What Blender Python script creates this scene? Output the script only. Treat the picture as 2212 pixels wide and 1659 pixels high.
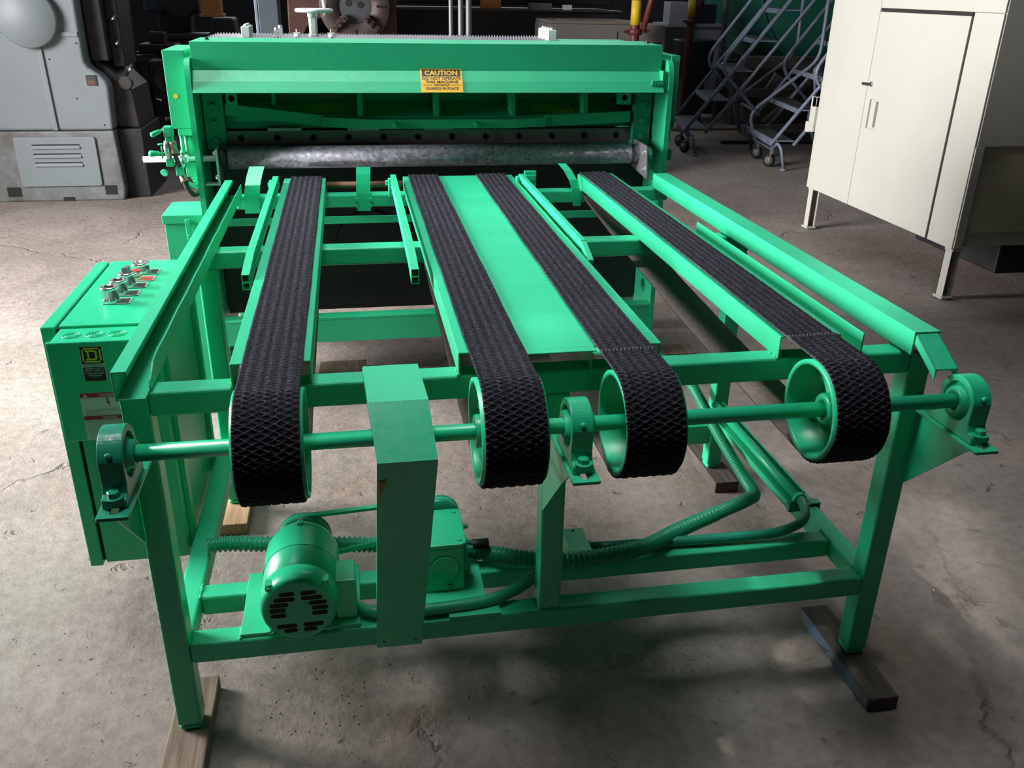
import bpy, bmesh, math, random
import numpy as np
from mathutils import Vector, Matrix
random.seed(7)
rng = np.random.default_rng(7)
S = bpy.context.scene
for o in list(bpy.data.objects):
    bpy.data.objects.remove(o)
COL = S.collection

# ------------------------------------------------------------------ camera
cam_d = bpy.data.cameras.new('camera')
cam_d.sensor_width = 36.0
cam_d.lens = 1905.65 / 2212 * 36.0
cam_d.clip_end = 100
cam = bpy.data.objects.new('camera', cam_d)
COL.objects.link(cam)
pitch, roll, yaw = 1.1486, 0.0189, -0.1813
M = (Matrix.Rotation(yaw, 4, 'Z') @ Matrix.Rotation(pitch, 4, 'X') @ Matrix.Rotation(roll, 4, 'Z'))
cam.matrix_world = Matrix.Translation((0.4448, -1.5583, 1.5479)) @ M
S.camera = cam

# ------------------------------------------------------------------ exposure, sky, daylight
S.view_settings.view_transform = 'Standard'
S.view_settings.look = 'None'
S.view_settings.gamma = 1.0
S.view_settings.use_curve_mapping = False
S.view_settings.exposure = 0.0
W = bpy.data.worlds.new('world')
S.world = W
W.use_nodes = True
W.node_tree.nodes['Background'].inputs[0].default_value = (0.75, 0.86, 1.0, 1)
W.node_tree.nodes['Background'].inputs[1].default_value = 0.5


def area(name, loc, target, sx, sy, power, col, spread=180):
    l = bpy.data.lights.new(name, 'AREA')
    l.shape = 'RECTANGLE'
    l.size, l.size_y = sx, sy
    l.energy = power
    l.color = col
    l.spread = math.radians(spread)
    o = bpy.data.objects.new(name, l)
    COL.objects.link(o)
    o.location = loc
    d = Vector(target) - Vector(loc)
    o.rotation_euler = d.to_track_quat('-Z', 'Y').to_euler()
    return o


# daylight that comes in through the open bay on the left, the high windows and the roof lights
area('daylight_bay', (-4.6, 1.9, 2.3), (0.9, 2.1, 0.6), 3.0, 2.4, 690, (1.0, 0.97, 0.95), 120)
area('daylight_roof_back', (0.8, 6.0, 6.2), (0.7, 4.6, 0.0), 5.0, 4.0, 110, (0.88, 0.95, 1.0))
area('daylight_roof_front', (-0.3, 0.5, 6.2), (0.45, 1.0, 0.9), 2.0, 1.8, 33, (0.95, 0.98, 1.0), 58)
area('daylight_back_windows', (0.8, 13.8, 3.4), (0.8, 2.0, 1.2), 9.0, 1.4, 110, (0.88, 0.94, 1.0))
# thin sunbeams that slip between the roof sheets and fall beside and under the table
for nm, fx, fy_, lx, ly_, pw in (('a', 2.12, 0.32, .72, .05, .30), ('b', 2.27, 0.42, .60, .03, .14), ('c', 1.24, -.03, .12, .05, .05), ('d', 1.45, .03, .10, .05, .05), ('e', 1.16, -.2, .08, .04, .03), ('f', 1.60, .02, .03, .10, .05)):
    area('sun_gap_' + nm, (fx - 2.4, fy_ + .9, 5.4), (fx, fy_, 0), lx, ly_, pw, (1.0, 0.95, 0.9), 3)

# ------------------------------------------------------------------ materials


def nt(name):
    m = bpy.data.materials.new(name)
    m.use_nodes = True
    n = m.node_tree
    return m, n, n.nodes['Principled BSDF']


def mat(name, col, rough=0.5, metal=0.0, var=0.0, vscale=6.0, bump=0.0, bscale=60.0, coat=0.0, col2=None, spec=0.5):
    m, n, p = nt(name)
    p.inputs['Base Color'].default_value = (*col, 1)
    p.inputs['Roughness'].default_value = rough
    p.inputs['Metallic'].default_value = metal
    p.inputs['Coat Weight'].default_value = coat
    p.inputs['Specular IOR Level'].default_value = spec
    tc = n.nodes.new('ShaderNodeTexCoord')
    if var or col2:
        no = n.nodes.new('ShaderNodeTexNoise')
        no.inputs['Scale'].default_value = vscale
        no.inputs['Detail'].default_value = 6
        no.inputs['Roughness'].default_value = 0.65
        n.links.new(tc.outputs['Object'], no.inputs['Vector'])
        r = n.nodes.new('ShaderNodeValToRGB')
        r.color_ramp.elements[0].position = 0.35
        r.color_ramp.elements[1].position = 0.68
        c2 = col2 if col2 else tuple(max(0, c * (1 - var)) for c in col)
        r.color_ramp.elements[0].color = (*c2, 1)
        r.color_ramp.elements[1].color = (*col, 1)
        n.links.new(no.outputs['Fac'], r.inputs['Fac'])
        n.links.new(r.outputs['Color'], p.inputs['Base Color'])
    if bump:
        nb = n.nodes.new('ShaderNodeTexNoise')
        nb.inputs['Scale'].default_value = bscale
        nb.inputs['Detail'].default_value = 4
        n.links.new(tc.outputs['Object'], nb.inputs['Vector'])
        b = n.nodes.new('ShaderNodeBump')
        b.inputs['Strength'].default_value = bump
        b.inputs['Distance'].default_value = 0.002
        n.links.new(nb.outputs['Fac'], b.inputs['Height'])
        n.links.new(b.outputs['Normal'], p.inputs['Normal'])
    return m


def green_paint(name, col, rough=0.3, dirt=0.35, bump=0.25):
    """glossy machine enamel: slight tone drift, dark specks of grit, orange-peel relief"""
    m, n, p = nt(name)
    L = n.links.new
    tc = n.nodes.new('ShaderNodeTexCoord')
    n1 = n.nodes.new('ShaderNodeTexNoise'); n1.inputs['Scale'].default_value = 5; n1.inputs['Detail'].default_value = 5
    n2 = n.nodes.new('ShaderNodeTexNoise'); n2.inputs['Scale'].default_value = 170; n2.inputs['Detail'].default_value = 3
    n3 = n.nodes.new('ShaderNodeTexNoise'); n3.inputs['Scale'].default_value = 45; n3.inputs['Detail'].default_value = 5
    for q in (n1, n2, n3):
        L(tc.outputs['Object'], q.inputs['Vector'])
    r1 = n.nodes.new('ShaderNodeValToRGB')
    r1.color_ramp.elements[0].position = 0.3; r1.color_ramp.elements[1].position = 0.75
    r1.color_ramp.elements[0].color = (*[c * 0.86 for c in col], 1)
    r1.color_ramp.elements[1].color = (*col, 1)
    L(n1.outputs['Fac'], r1.inputs['Fac'])
    r2 = n.nodes.new('ShaderNodeValToRGB')
    r2.color_ramp.elements[0].position = 0.26; r2.color_ramp.elements[1].position = 0.34
    r2.color_ramp.elements[0].color = (1, 1, 1, 1); r2.color_ramp.elements[1].color = (0, 0, 0, 1)
    L(n2.outputs['Fac'], r2.inputs['Fac'])
    mx = n.nodes.new('ShaderNodeMix'); mx.data_type = 'RGBA'
    mm = n.nodes.new('ShaderNodeMath'); mm.operation = 'MULTIPLY'; mm.inputs[1].default_value = dirt
    L(r2.outputs['Color'], mm.inputs[0]); L(mm.outputs[0], mx.inputs[0])
    L(r1.outputs['Color'], mx.inputs[6])
    mx.inputs[7].default_value = (col[0] * .25, col[1] * .25, col[2] * .25, 1)
    L(mx.outputs[2], p.inputs['Base Color'])
    mr = n.nodes.new('ShaderNodeMapRange')
    mr.inputs[3].default_value = rough - 0.06; mr.inputs[4].default_value = rough + 0.12
    L(n3.outputs['Fac'], mr.inputs[0]); L(mr.outputs[0], p.inputs['Roughness'])
    b = n.nodes.new('ShaderNodeBump'); b.inputs['Strength'].default_value = bump; b.inputs['Distance'].default_value = 0.0015
    L(n3.outputs['Fac'], b.inputs['Height']); L(b.outputs['Normal'], p.inputs['Normal'])
    return m


GREEN = (0.022, 0.58, 0.29)
M_green = green_paint('green_enamel', GREEN)
M_green_rough = green_paint('green_enamel_dusty', (0.030, 0.58, 0.30), 0.42, 0.5, 0.6)
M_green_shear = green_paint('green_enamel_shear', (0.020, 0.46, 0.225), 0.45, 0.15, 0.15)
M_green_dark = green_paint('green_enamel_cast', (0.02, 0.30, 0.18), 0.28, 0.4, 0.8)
M_black = mat('black_rubber', (0.006, 0.006, 0.008), 0.6)
M_dark = mat('dark_steel', (0.018, 0.02, 0.023), 0.55, 0.2, 0.4, 4)
M_edge = mat('belt_canvas_edge', (0.22, 0.17, 0.15), 0.9, 0, 0.4, 80)
M_rust = mat('rusty_steel', (0.20, 0.10, 0.06), 0.75, 0.2, 0.6, 25)


def galv_mat():
    m, n, p = nt('spangled_galvanized_steel')
    L = n.links.new
    tc = n.nodes.new('ShaderNodeTexCoord')
    no = n.nodes.new('ShaderNodeTexNoise'); no.inputs['Scale'].default_value = 40
    mv = n.nodes.new('ShaderNodeVectorMath'); mv.operation = 'MULTIPLY_ADD'; mv.inputs[1].default_value = (.02, .02, .02)
    vo = n.nodes.new('ShaderNodeTexVoronoi'); vo.inputs['Scale'].default_value = 85
    L(tc.outputs['Object'], no.inputs['Vector']); L(no.outputs['Color'], mv.inputs[0]); L(tc.outputs['Object'], mv.inputs[2]); L(mv.outputs[0], vo.inputs['Vector'])
    sp = n.nodes.new('ShaderNodeSeparateColor'); L(vo.outputs['Color'], sp.inputs[0])
    r = n.nodes.new('ShaderNodeValToRGB')
    r.color_ramp.elements[0].color = (0.15, 0.15, 0.185, 1); r.color_ramp.elements[1].color = (0.33, 0.34, 0.40, 1)
    L(sp.outputs[0], r.inputs['Fac']); L(r.outputs['Color'], p.inputs['Base Color'])
    p.inputs['Metallic'].default_value = 0.35
    mr = n.nodes.new('ShaderNodeMapRange'); mr.inputs[3].default_value = 0.38; mr.inputs[4].default_value = 0.62
    L(sp.outputs[1], mr.inputs[0]); L(mr.outputs[0], p.inputs['Roughness'])
    return m


M_galv = galv_mat()
M_zinc = mat('zinc_plate', (0.62, 0.63, 0.66), 0.3, 0.7, 0.3, 12)
M_blade = mat('blade_steel', (0.26, 0.24, 0.24), 0.5, 0.5, 0.4, 14)
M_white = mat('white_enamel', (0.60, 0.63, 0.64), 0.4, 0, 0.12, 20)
M_chrome = mat('chrome', (0.75, 0.75, 0.76), 0.15, 1.0)
M_brass = mat('dull_brass_fitting', (0.42, 0.33, 0.22), 0.4, 0.6, 0.3, 40)
M_cream = mat('cream_cabinet_enamel', (0.47, 0.465, 0.42), 0.45, 0, 0.05, 3)
M_cream_dark = mat('cream_cabinet_side', (0.50, 0.49, 0.36), 0.5, 0, 0.08, 3)
M_slot = mat('dark_gap', (0.015, 0.015, 0.012), 0.9)
M_red = mat('red_plastic', (0.6, 0.03, 0.04), 0.4)
M_plate_black = mat('black_legend_plate', (0.03, 0.03, 0.03), 0.5)
M_plate_red = mat('red_legend_plate', (0.55, 0.08, 0.06), 0.5)
M_yellow = mat('sign_yellow', (0.85, 0.48, 0.03), 0.5, 0, 0.08, 30)
M_ink = mat('sign_black', (0.012, 0.012, 0.012), 0.5)
M_label_white = mat('label_white', (0.62, 0.60, 0.57), 0.5)
M_label_red = mat('label_red', (0.42, 0.03, 0.03), 0.5)
M_label_yellow = mat('label_yellow', (0.62, 0.55, 0.05), 0.5)
M_greyblue = mat('grey_machine_paint', (0.19, 0.22, 0.235), 0.5, 0, 0.14, 1.6)
M_greydirty = mat('grey_machine_dirty', (0.19, 0.215, 0.225), 0.55, 0, 0, 5, 0.1, 30, col2=(0.09, 0.08, 0.075))
M_machine_dark = mat('dark_machine_paint_and_bed_shade', (0.016, 0.019, 0.023), 0.5, 0.1, 0.4, 5)
M_machine_mid = mat('worn_steel_ways', (0.06, 0.053, 0.052), 0.5, 0.4, 0.4, 8)
M_blueband = mat('blue_grey_paint', (0.024, 0.031, 0.044), 0.5, 0, 0.2, 3)
M_rustred = mat('rust_red_paint', (0.085, 0.03, 0.024), 0.6, 0, 0.4, 12)
M_chuck = mat('brown_faceplate', (0.09, 0.062, 0.058), 0.55, 0.3, 0.3, 10)
M_orange = mat('orange_cloth', (0.42, 0.17, 0.04), 0.7)
M_pipe = mat('grey_pipe', (0.13, 0.135, 0.14), 0.5, 0.1, 0.25, 6)
M_ladder = mat('blue_grey_ladder_paint', (0.19, 0.23, 0.31), 0.45, 0.1, 0.25, 12)
M_prop = mat('red_prop_paint', (0.13, 0.025, 0.022), 0.5, 0.1, 0.4, 18)
M_propyel = mat('yellow_band', (0.62, 0.42, 0.02), 0.5, 0, 0.2, 40)
M_tank = mat('green_tank_paint', (0.014, 0.15, 0.10), 0.45, 0, 0.25, 3)
M_beige = mat('beige_cabinet', (0.15, 0.14, 0.125), 0.5, 0, 0.12, 3)
M_wall = mat('wall_paint_dark', (0.04, 0.042, 0.05), 0.9, 0, 0.2, 1)
M_ceil = mat('ceiling_sheet', (0.25, 0.26, 0.28), 0.9, 0, 0.1, 1)
M_panel = mat('grey_white_panel', (0.42, 0.42, 0.46), 0.6, 0, 0.15, 2)
M_hose = green_paint('green_hose', (0.02, 0.36, 0.19), 0.33, 0.2, 0.2)
M_hosedark = mat('black_hose', (0.02, 0.03, 0.022), 0.5)


def wood(name, c1, c2, scale=1.0):
    m, n, p = nt(name)
    L = n.links.new
    tc = n.nodes.new('ShaderNodeTexCoord')
    mp = n.nodes.new('ShaderNodeMapping'); mp.inputs['Scale'].default_value = (30 * scale, 2.2 * scale, 30 * scale)
    no = n.nodes.new('ShaderNodeTexNoise'); no.inputs['Scale'].default_value = 2.5; no.inputs['Detail'].default_value = 8
    no.inputs['Distortion'].default_value = 0.4
    n2 = n.nodes.new('ShaderNodeTexNoise'); n2.inputs['Scale'].default_value = 9; n2.inputs['Detail'].default_value = 5
    L(tc.outputs['Object'], mp.inputs['Vector']); L(mp.outputs[0], no.inputs['Vector']); L(tc.outputs['Object'], n2.inputs['Vector'])
    r = n.nodes.new('ShaderNodeValToRGB')
    r.color_ramp.elements[0].position = 0.3; r.color_ramp.elements[1].position = 0.72
    r.color_ramp.elements[0].color = (*c2, 1); r.color_ramp.elements[1].color = (*c1, 1)
    L(no.outputs['Fac'], r.inputs['Fac'])
    mx = n.nodes.new('ShaderNodeMix'); mx.data_type = 'RGBA'; mx.blend_type = 'MULTIPLY'; mx.inputs[0].default_value = 0.6
    L(r.outputs['Color'], mx.inputs[6]); L(n2.outputs['Fac'], mx.inputs[7])
    L(mx.outputs[2], p.inputs['Base Color'])
    p.inputs['Roughness'].default_value = 0.85
    b = n.nodes.new('ShaderNodeBump'); b.inputs['Strength'].default_value = 0.5; b.inputs['Distance'].default_value = 0.003
    L(no.outputs['Fac'], b.inputs['Height']); L(b.outputs['Normal'], p.inputs['Normal'])
    return m


M_wood = wood('weathered_wood', (0.40, 0.30, 0.22), (0.17, 0.12, 0.09))
M_wood_pale = wood('pale_pine', (0.62, 0.42, 0.24), (0.36, 0.22, 0.12))
M_wood_dark = wood('old_grey_wood', (0.20, 0.165, 0.14), (0.07, 0.055, 0.05))
M_bluepaint = mat('flaking_blue_paint', (0.06, 0.20, 0.38), 0.7, 0, 0, 14, 0.3, 40, col2=(0.16, 0.16, 0.17))


def floor_mat():
    m, n, p = nt('concrete_floor')
    L = n.links.new
    tc = n.nodes.new('ShaderNodeTexCoord')

    def noise(sc, det=6, ro=0.6, dist=0.0):
        q = n.nodes.new('ShaderNodeTexNoise')
        q.inputs['Scale'].default_value = sc; q.inputs['Detail'].default_value = det
        q.inputs['Roughness'].default_value = ro; q.inputs['Distortion'].default_value = dist
        L(tc.outputs['Object'], q.inputs['Vector'])
        return q

    def ramp(src, a, b, ca, cb):
        r = n.nodes.new('ShaderNodeValToRGB')
        r.color_ramp.elements[0].position = a; r.color_ramp.elements[1].position = b
        r.color_ramp.elements[0].color = (*ca, 1); r.color_ramp.elements[1].color = (*cb, 1)
        L(src, r.inputs['Fac'])
        return r

    def mix(a, b, fac, blend='MIX'):
        x = n.nodes.new('ShaderNodeMix'); x.data_type = 'RGBA'; x.blend_type = blend
        if isinstance(fac, float):
            x.inputs[0].default_value = fac
        else:
            L(fac, x.inputs[0])
        for i, v in ((6, a), (7, b)):
            if isinstance(v, tuple):
                x.inputs[i].default_value = (*v, 1)
            else:
                L(v, x.inputs[i])
        return x.outputs[2]
    big = noise(1.3, 7, 0.62, 0.3)
    base = ramp(big.outputs['Fac'], 0.32, 0.68, (0.185, 0.150, 0.132), (0.315, 0.272, 0.248)).outputs[0]
    warm = noise(3.1, 5, 0.55, 0.8)
    w = ramp(warm.outputs['Fac'], 0.60, 0.74, (0, 0, 0), (1, 1, 1)).outputs[0]
    wm = n.nodes.new('ShaderNodeMath'); wm.operation = 'MULTIPLY'; wm.inputs[1].default_value = 0.35
    L(w, wm.inputs[0])
    c = mix(base, (0.40, 0.25, 0.17), wm.outputs[0])
    fine = noise(26, 8, 0.7)
    f = ramp(fine.outputs['Fac'], 0.3, 0.6, (0.60, 0.575, 0.56), (1.10, 1.09, 1.08)).outputs[0]
    c = mix(c, f, 0.8, 'MULTIPLY')
    sp = noise(13, 5, 0.62, 0.5)
    s = ramp(sp.outputs['Fac'], 0.29, 0.36, (1, 1, 1), (0, 0, 0)).outputs[0]
    sm = n.nodes.new('ShaderNodeMath'); sm.operation = 'MULTIPLY'; sm.inputs[1].default_value = 0.55
    L(s, sm.inputs[0])
    c = mix(c, (0.09, 0.065, 0.055), sm.outputs[0])
    # wandering hairline cracks
    vo = n.nodes.new('ShaderNodeTexVoronoi'); vo.feature = 'DISTANCE_TO_EDGE'; vo.inputs['Scale'].default_value = 0.33
    wv = noise(3.5, 5, 0.6)
    mv = n.nodes.new('ShaderNodeVectorMath'); mv.operation = 'MULTIPLY_ADD'
    mv.inputs[1].default_value = (0.25, 0.25, 0.25)
    L(wv.outputs['Color'], mv.inputs[0]); L(tc.outputs['Object'], mv.inputs[2]); L(mv.outputs[0], vo.inputs['Vector'])
    cr0 = ramp(vo.outputs['Distance'], 0.0, 0.0030, (1, 1, 1), (0, 0, 0)).outputs[0]
    crn = ramp(noise(1.7, 3, 0.5, 0.0).outputs['Fac'], 0.46, 0.60, (0, 0, 0), (1, 1, 1)).outputs[0]
    crx = n.nodes.new('ShaderNodeMath'); crx.operation = 'MULTIPLY'
    L(cr0, crx.inputs[0]); L(crn, crx.inputs[1])
    cr = crx.outputs[0]
    crm = n.nodes.new('ShaderNodeMath'); crm.operation = 'MULTIPLY'
    L(cr, crm.inputs[0]); L(big.outputs['Fac'], crm.inputs[1])
    c = mix(c, (0.07, 0.055, 0.05), crm.outputs[0])
    L(c, p.inputs['Base Color'])
    rr = n.nodes.new('ShaderNodeMapRange'); rr.inputs[3].default_value = 0.5; rr.inputs[4].default_value = 0.85
    L(big.outputs['Fac'], rr.inputs[0]); L(rr.outputs[0], p.inputs['Roughness'])
    ad = n.nodes.new('ShaderNodeMath'); ad.operation = 'SUBTRACT'
    L(fine.outputs['Fac'], ad.inputs[0]); L(cr, ad.inputs[1])
    ad2 = n.nodes.new('ShaderNodeMath'); ad2.operation = 'SUBTRACT'
    L(ad.outputs[0], ad2.inputs[0]); L(s, ad2.inputs[1])
    b = n.nodes.new('ShaderNodeBump'); b.inputs['Strength'].default_value = 0.8; b.inputs['Distance'].default_value = 0.008
    L(ad2.outputs[0], b.inputs['Height']); L(b.outputs['Normal'], p.inputs['Normal'])
    return m


M_floor = floor_mat()


def belt_mat():
    m, n, p = nt('rough_top_belt_rubber')
    L = n.links.new
    tc = n.nodes.new('ShaderNodeTexCoord')
    a = n.nodes.new('ShaderNodeTexNoise'); a.inputs['Scale'].default_value = 420; a.inputs['Detail'].default_value = 3
    g = n.nodes.new('ShaderNodeTexNoise'); g.inputs['Scale'].default_value = 14; g.inputs['Detail'].default_value = 4
    L(tc.outputs['Object'], a.inputs['Vector']); L(tc.outputs['Object'], g.inputs['Vector'])
    at = n.nodes.new('ShaderNodeAttribute'); at.attribute_name = 'ridge'
    r = n.nodes.new('ShaderNodeValToRGB')
    r.color_ramp.elements[0].position = 0.25; r.color_ramp.elements[1].position = 1.0
    r.color_ramp.elements[0].color = (0.002, 0.002, 0.004, 1); r.color_ramp.elements[1].color = (0.060, 0.059, 0.080, 1)
    mu = n.nodes.new('ShaderNodeMath'); mu.operation = 'MULTIPLY_ADD'; mu.inputs[1].default_value = 0.9
    L(at.outputs['Fac'], mu.inputs[0])
    sb = n.nodes.new('ShaderNodeMath'); sb.operation = 'MULTIPLY'; sb.inputs[1].default_value = 0.35
    L(a.outputs['Fac'], sb.inputs[0]); L(sb.outputs[0], mu.inputs[2])
    L(mu.outputs[0], r.inputs['Fac'])
    L(r.outputs['Color'], p.inputs['Base Color'])
    p.inputs['Roughness'].default_value = 0.8
    p.inputs['Specular IOR Level'].default_value = 0.2
    b = n.nodes.new('ShaderNodeBump'); b.inputs['Strength'].default_value = 0.6; b.inputs['Distance'].default_value = 0.002
    L(a.outputs['Fac'], b.inputs['Height']); L(b.outputs['Normal'], p.inputs['Normal'])
    return m


M_belt = belt_mat()
M_belt_under = mat('smooth_belt_underside', (0.075, 0.073, 0.080), 0.55, 0, 0.4, 6, 0.1, 30)

# ------------------------------------------------------------------ mesh builder


class MB:
    def __init__(s):
        s.v = []; s.f = []; s.sm = []

    def add(s, vs, fs, smooth=False):
        b = len(s.v)
        s.v += [tuple(map(float, v)) for v in vs]
        s.f += [tuple(b + i for i in f) for f in fs]
        s.sm += [smooth] * len(fs)
        return s

    def box(s, x0, x1, y0, y1, z0, z1):
        vs = [(x, y, z) for x in (x0, x1) for y in (y0, y1) for z in (z0, z1)]
        return s.add(vs, [(0, 1, 3, 2), (4, 6, 7, 5), (0, 4, 5, 1), (2, 3, 7, 6), (0, 2, 6, 4), (1, 5, 7, 3)])

    def bar(s, a, b, w, h, up=(0, 0, 1)):
        """rectangular bar from a to b, width w (sideways), height h (along up)"""
        a, b, up = Vector(a), Vector(b), Vector(up)
        d = (b - a).normalized()
        sd = d.cross(up)
        if sd.length < 1e-4:
            sd = d.cross(Vector((1, 0, 0)))
        sd.normalize()
        u = sd.cross(d).normalized()
        vs = []
        for p in (a, b):
            for i, j in ((-1, -1), (1, -1), (1, 1), (-1, 1)):
                vs.append(p + sd * (w / 2 * i) + u * (h / 2 * j))
        return s.add(vs, [(0, 3, 2, 1), (4, 5, 6, 7), (0, 1, 5, 4), (1, 2, 6, 5), (2, 3, 7, 6), (3, 0, 4, 7)])

    def prism(s, pts, axis, a, b, smooth=False):
        """closed 2D outline extruded from a to b along axis; 2D coords are the other two axes in order"""
        def mk(p, t):
            return {'x': (t, p[0], p[1]), 'y': (p[0], t, p[1]), 'z': (p[0], p[1], t)}[axis]
        n = len(pts)
        vs = [mk(p, a) for p in pts] + [mk(p, b) for p in pts]
        s.add(vs, [tuple(range(n - 1, -1, -1)), tuple(range(n, 2 * n))])
        base = len(s.v) - 2 * n
        for i in range(n):
            j = (i + 1) % n
            s.f.append((base + i, base + j, base + n + j, base + n + i)); s.sm.append(smooth)
        return s

    def sheet(s, pts, axis, a, b, th):
        """open 2D profile with thickness th, extruded along axis"""
        P = [Vector(p) for p in pts]
        off = []
        for i, p in enumerate(P):
            d0 = (P[i] - P[i - 1]).normalized() if i > 0 else None
            d1 = (P[i + 1] - P[i]).normalized() if i < len(P) - 1 else None
            n0 = Vector((-d0.y, d0.x)) if d0 else None
            n1 = Vector((-d1.y, d1.x)) if d1 else None
            if n0 and n1:
                nn = (n0 + n1); nn = nn / max(0.3, nn.length_squared / 2)
            else:
                nn = n0 or n1
            off.append(p + nn * th)
        n = len(P)

        def mk(p, t):
            return {'x': (t, p[0], p[1]), 'y': (p[0], t, p[1]), 'z': (p[0], p[1], t)}[axis]
        for i in range(n - 1):
            q = [P[i], P[i + 1], off[i + 1], off[i]]
            vs = [mk(p, a) for p in q] + [mk(p, b) for p in q]
            s.add(vs, [(3, 2, 1, 0), (4, 5, 6, 7), (0, 1, 5, 4), (1, 2, 6, 5), (2, 3, 7, 6), (3, 0, 4, 7)])
        return s

    def tube(s, path, r, seg=12, cap=True, smooth=True):
        P = [Vector(p) for p in path]
        R = r if isinstance(r, (list, tuple)) else [r] * len(P)
        t = (P[1] - P[0]).normalized()
        nrm = t.cross(Vector((0, 0, 1)))
        if nrm.length < 1e-3:
            nrm = t.cross(Vector((1, 0, 0)))
        nrm.normalize()
        vs = []
        for i, p in enumerate(P):
            if 0 < i < len(P) - 1:
                t2 = ((P[i + 1] - p).normalized() + (p - P[i - 1]).normalized()).normalized()
            elif i == 0:
                t2 = (P[1] - P[0]).normalized()
            else:
                t2 = (P[-1] - P[-2]).normalized()
            nrm = (nrm - t2 * nrm.dot(t2)).normalized()
            bn = t2.cross(nrm)
            for k in range(seg):
                a = 2 * math.pi * k / seg
                vs.append(p + (nrm * math.cos(a) + bn * math.sin(a)) * R[i])
        fs = []
        for i in range(len(P) - 1):
            for k in range(seg):
                k2 = (k + 1) % seg
                fs.append((i * seg + k, i * seg + k2, (i + 1) * seg + k2, (i + 1) * seg + k))
        s.add(vs, fs, smooth)
        if cap:
            b = len(s.v) - len(vs)
            s.f.append(tuple(b + k for k in range(seg - 1, -1, -1))); s.sm.append(False)
            e = b + (len(P) - 1) * seg
            s.f.append(tuple(e + k for k in range(seg))); s.sm.append(False)
        return s

    def lathe(s, prof, c, axis='x', seg=48, closed=False, smooth=True, caps=True):
        """prof: list of (t along axis, radius) about centre c"""
        c = Vector(c)
        e = {'x': Vector((1, 0, 0)), 'y': Vector((0, 1, 0)), 'z': Vector((0, 0, 1))}[axis] if isinstance(axis, str) else Vector(axis).normalized()
        u = e.cross(Vector((0, 0, 1)))
        if u.length < 1e-3:
            u = Vector((1, 0, 0))
        u.normalize()
        w = e.cross(u)
        vs = []
        for t, r in prof:
            for k in range(seg):
                a = 2 * math.pi * k / seg
                vs.append(c + e * t + (u * math.cos(a) + w * math.sin(a)) * r)
        n = len(prof)
        fs = []
        for i in range(n if closed else n - 1):
            j = (i + 1) % n
            for k in range(seg):
                k2 = (k + 1) % seg
                fs.append((i * seg + k, i * seg + k2, j * seg + k2, j * seg + k))
        s.add(vs, fs, smooth)
        if not closed and caps:
            b = len(s.v) - len(vs)
            s.f.append(tuple(b + k for k in range(seg - 1, -1, -1))); s.sm.append(False)
            e2 = b + (n - 1) * seg
            s.f.append(tuple(e2 + k for k in range(seg))); s.sm.append(False)
        return s

    def cyl(s, a, b, r, seg=20, smooth=True):
        return s.tube([a, b], r, seg, True, smooth)

    def plate(s, outline, holes, axis, a, b):
        """flat plate with holes; outline/holes are 2D loops"""
        def mk(p, t):
            return {'x': (t, p[0], p[1]), 'y': (p[0], t, p[1]), 'z': (p[0], p[1], t)}[axis]
        bm = bmesh.new()
        loops = [outline] + list(holes)
        edges = []
        idx = []
        for lp in loops:
            vs = [bm.verts.new((p[0], p[1], 0)) for p in lp]
            idx.append(vs)
            for i in range(len(vs)):
                edges.append(bm.edges.new((vs[i], vs[(i + 1) % len(vs)])))
        bmesh.ops.triangle_fill(bm, edges=edges, use_beauty=True, use_dissolve=False)
        bm.verts.index_update()
        bm.verts.ensure_lookup_table()
        n = len(bm.verts)
        V = [mk((v.co.x, v.co.y), a) for v in bm.verts] + [mk((v.co.x, v.co.y), b) for v in bm.verts]
        F = []
        for f in bm.faces:
            q = [v.index for v in f.verts]
            F.append(tuple(q)); F.append(tuple(n + i for i in reversed(q)))
        for vs in idx:
            m = len(vs)
            for i in range(m):
                i0, i1 = vs[i].index, vs[(i + 1) % m].index
                F.append((i0, i1, n + i1, n + i0))
        bm.free()
        return s.add(V, F)


def link(name, me, m, parent=None):
    o = bpy.data.objects.new(name, me)
    COL.objects.link(o)
    if m is not None:
        for q in (m if isinstance(m, (list, tuple)) else [m]):
            me.materials.append(q)
    if parent is not None:
        o.parent = parent
    return o


ROOTLOC = {}


def rootloc(o):
    while o is not None:
        if o.name in ROOTLOC:
            return ROOTLOC[o.name]
        o = o.parent
    return Vector((0, 0, 0))


def build(name, mb, m, parent=None, label=None, bevel=0.0, fix=True, seg=2):
    """world-space builder -> one mesh object, relative to its thing's base"""
    off = rootloc(parent) if parent is not None else Vector((0, 0, 0))
    me = bpy.data.meshes.new(name)
    me.from_pydata([tuple(Vector(v) - off) for v in mb.v], [], mb.f)
    if fix:
        bm = bmesh.new(); bm.from_mesh(me)
        bmesh.ops.recalc_face_normals(bm, faces=bm.faces)
        bm.to_mesh(me); bm.free()
    me.polygons.foreach_set('use_smooth', mb.sm)
    o = link(name, me, m, parent)
    if bevel:
        b = o.modifiers.new('bevel', 'BEVEL'); b.width = bevel; b.segments = seg; b.limit_method = 'ANGLE'
        b.angle_limit = math.radians(40)
    if label:
        o['label'] = label
    return o


def tag(o, label, cat, group=None, kind=None):
    o['label'] = label
    o['category'] = cat
    if group: o['group'] = group
    if kind: o['kind'] = kind
    return o


def thing(name, loc, label, cat, group=None):
    o = bpy.data.objects.new(name, None)
    COL.objects.link(o)
    o.empty_display_size = 0.1
    o.location = loc
    ROOTLOC[o.name] = Vector(loc)
    return tag(o, label, cat, group)


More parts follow.
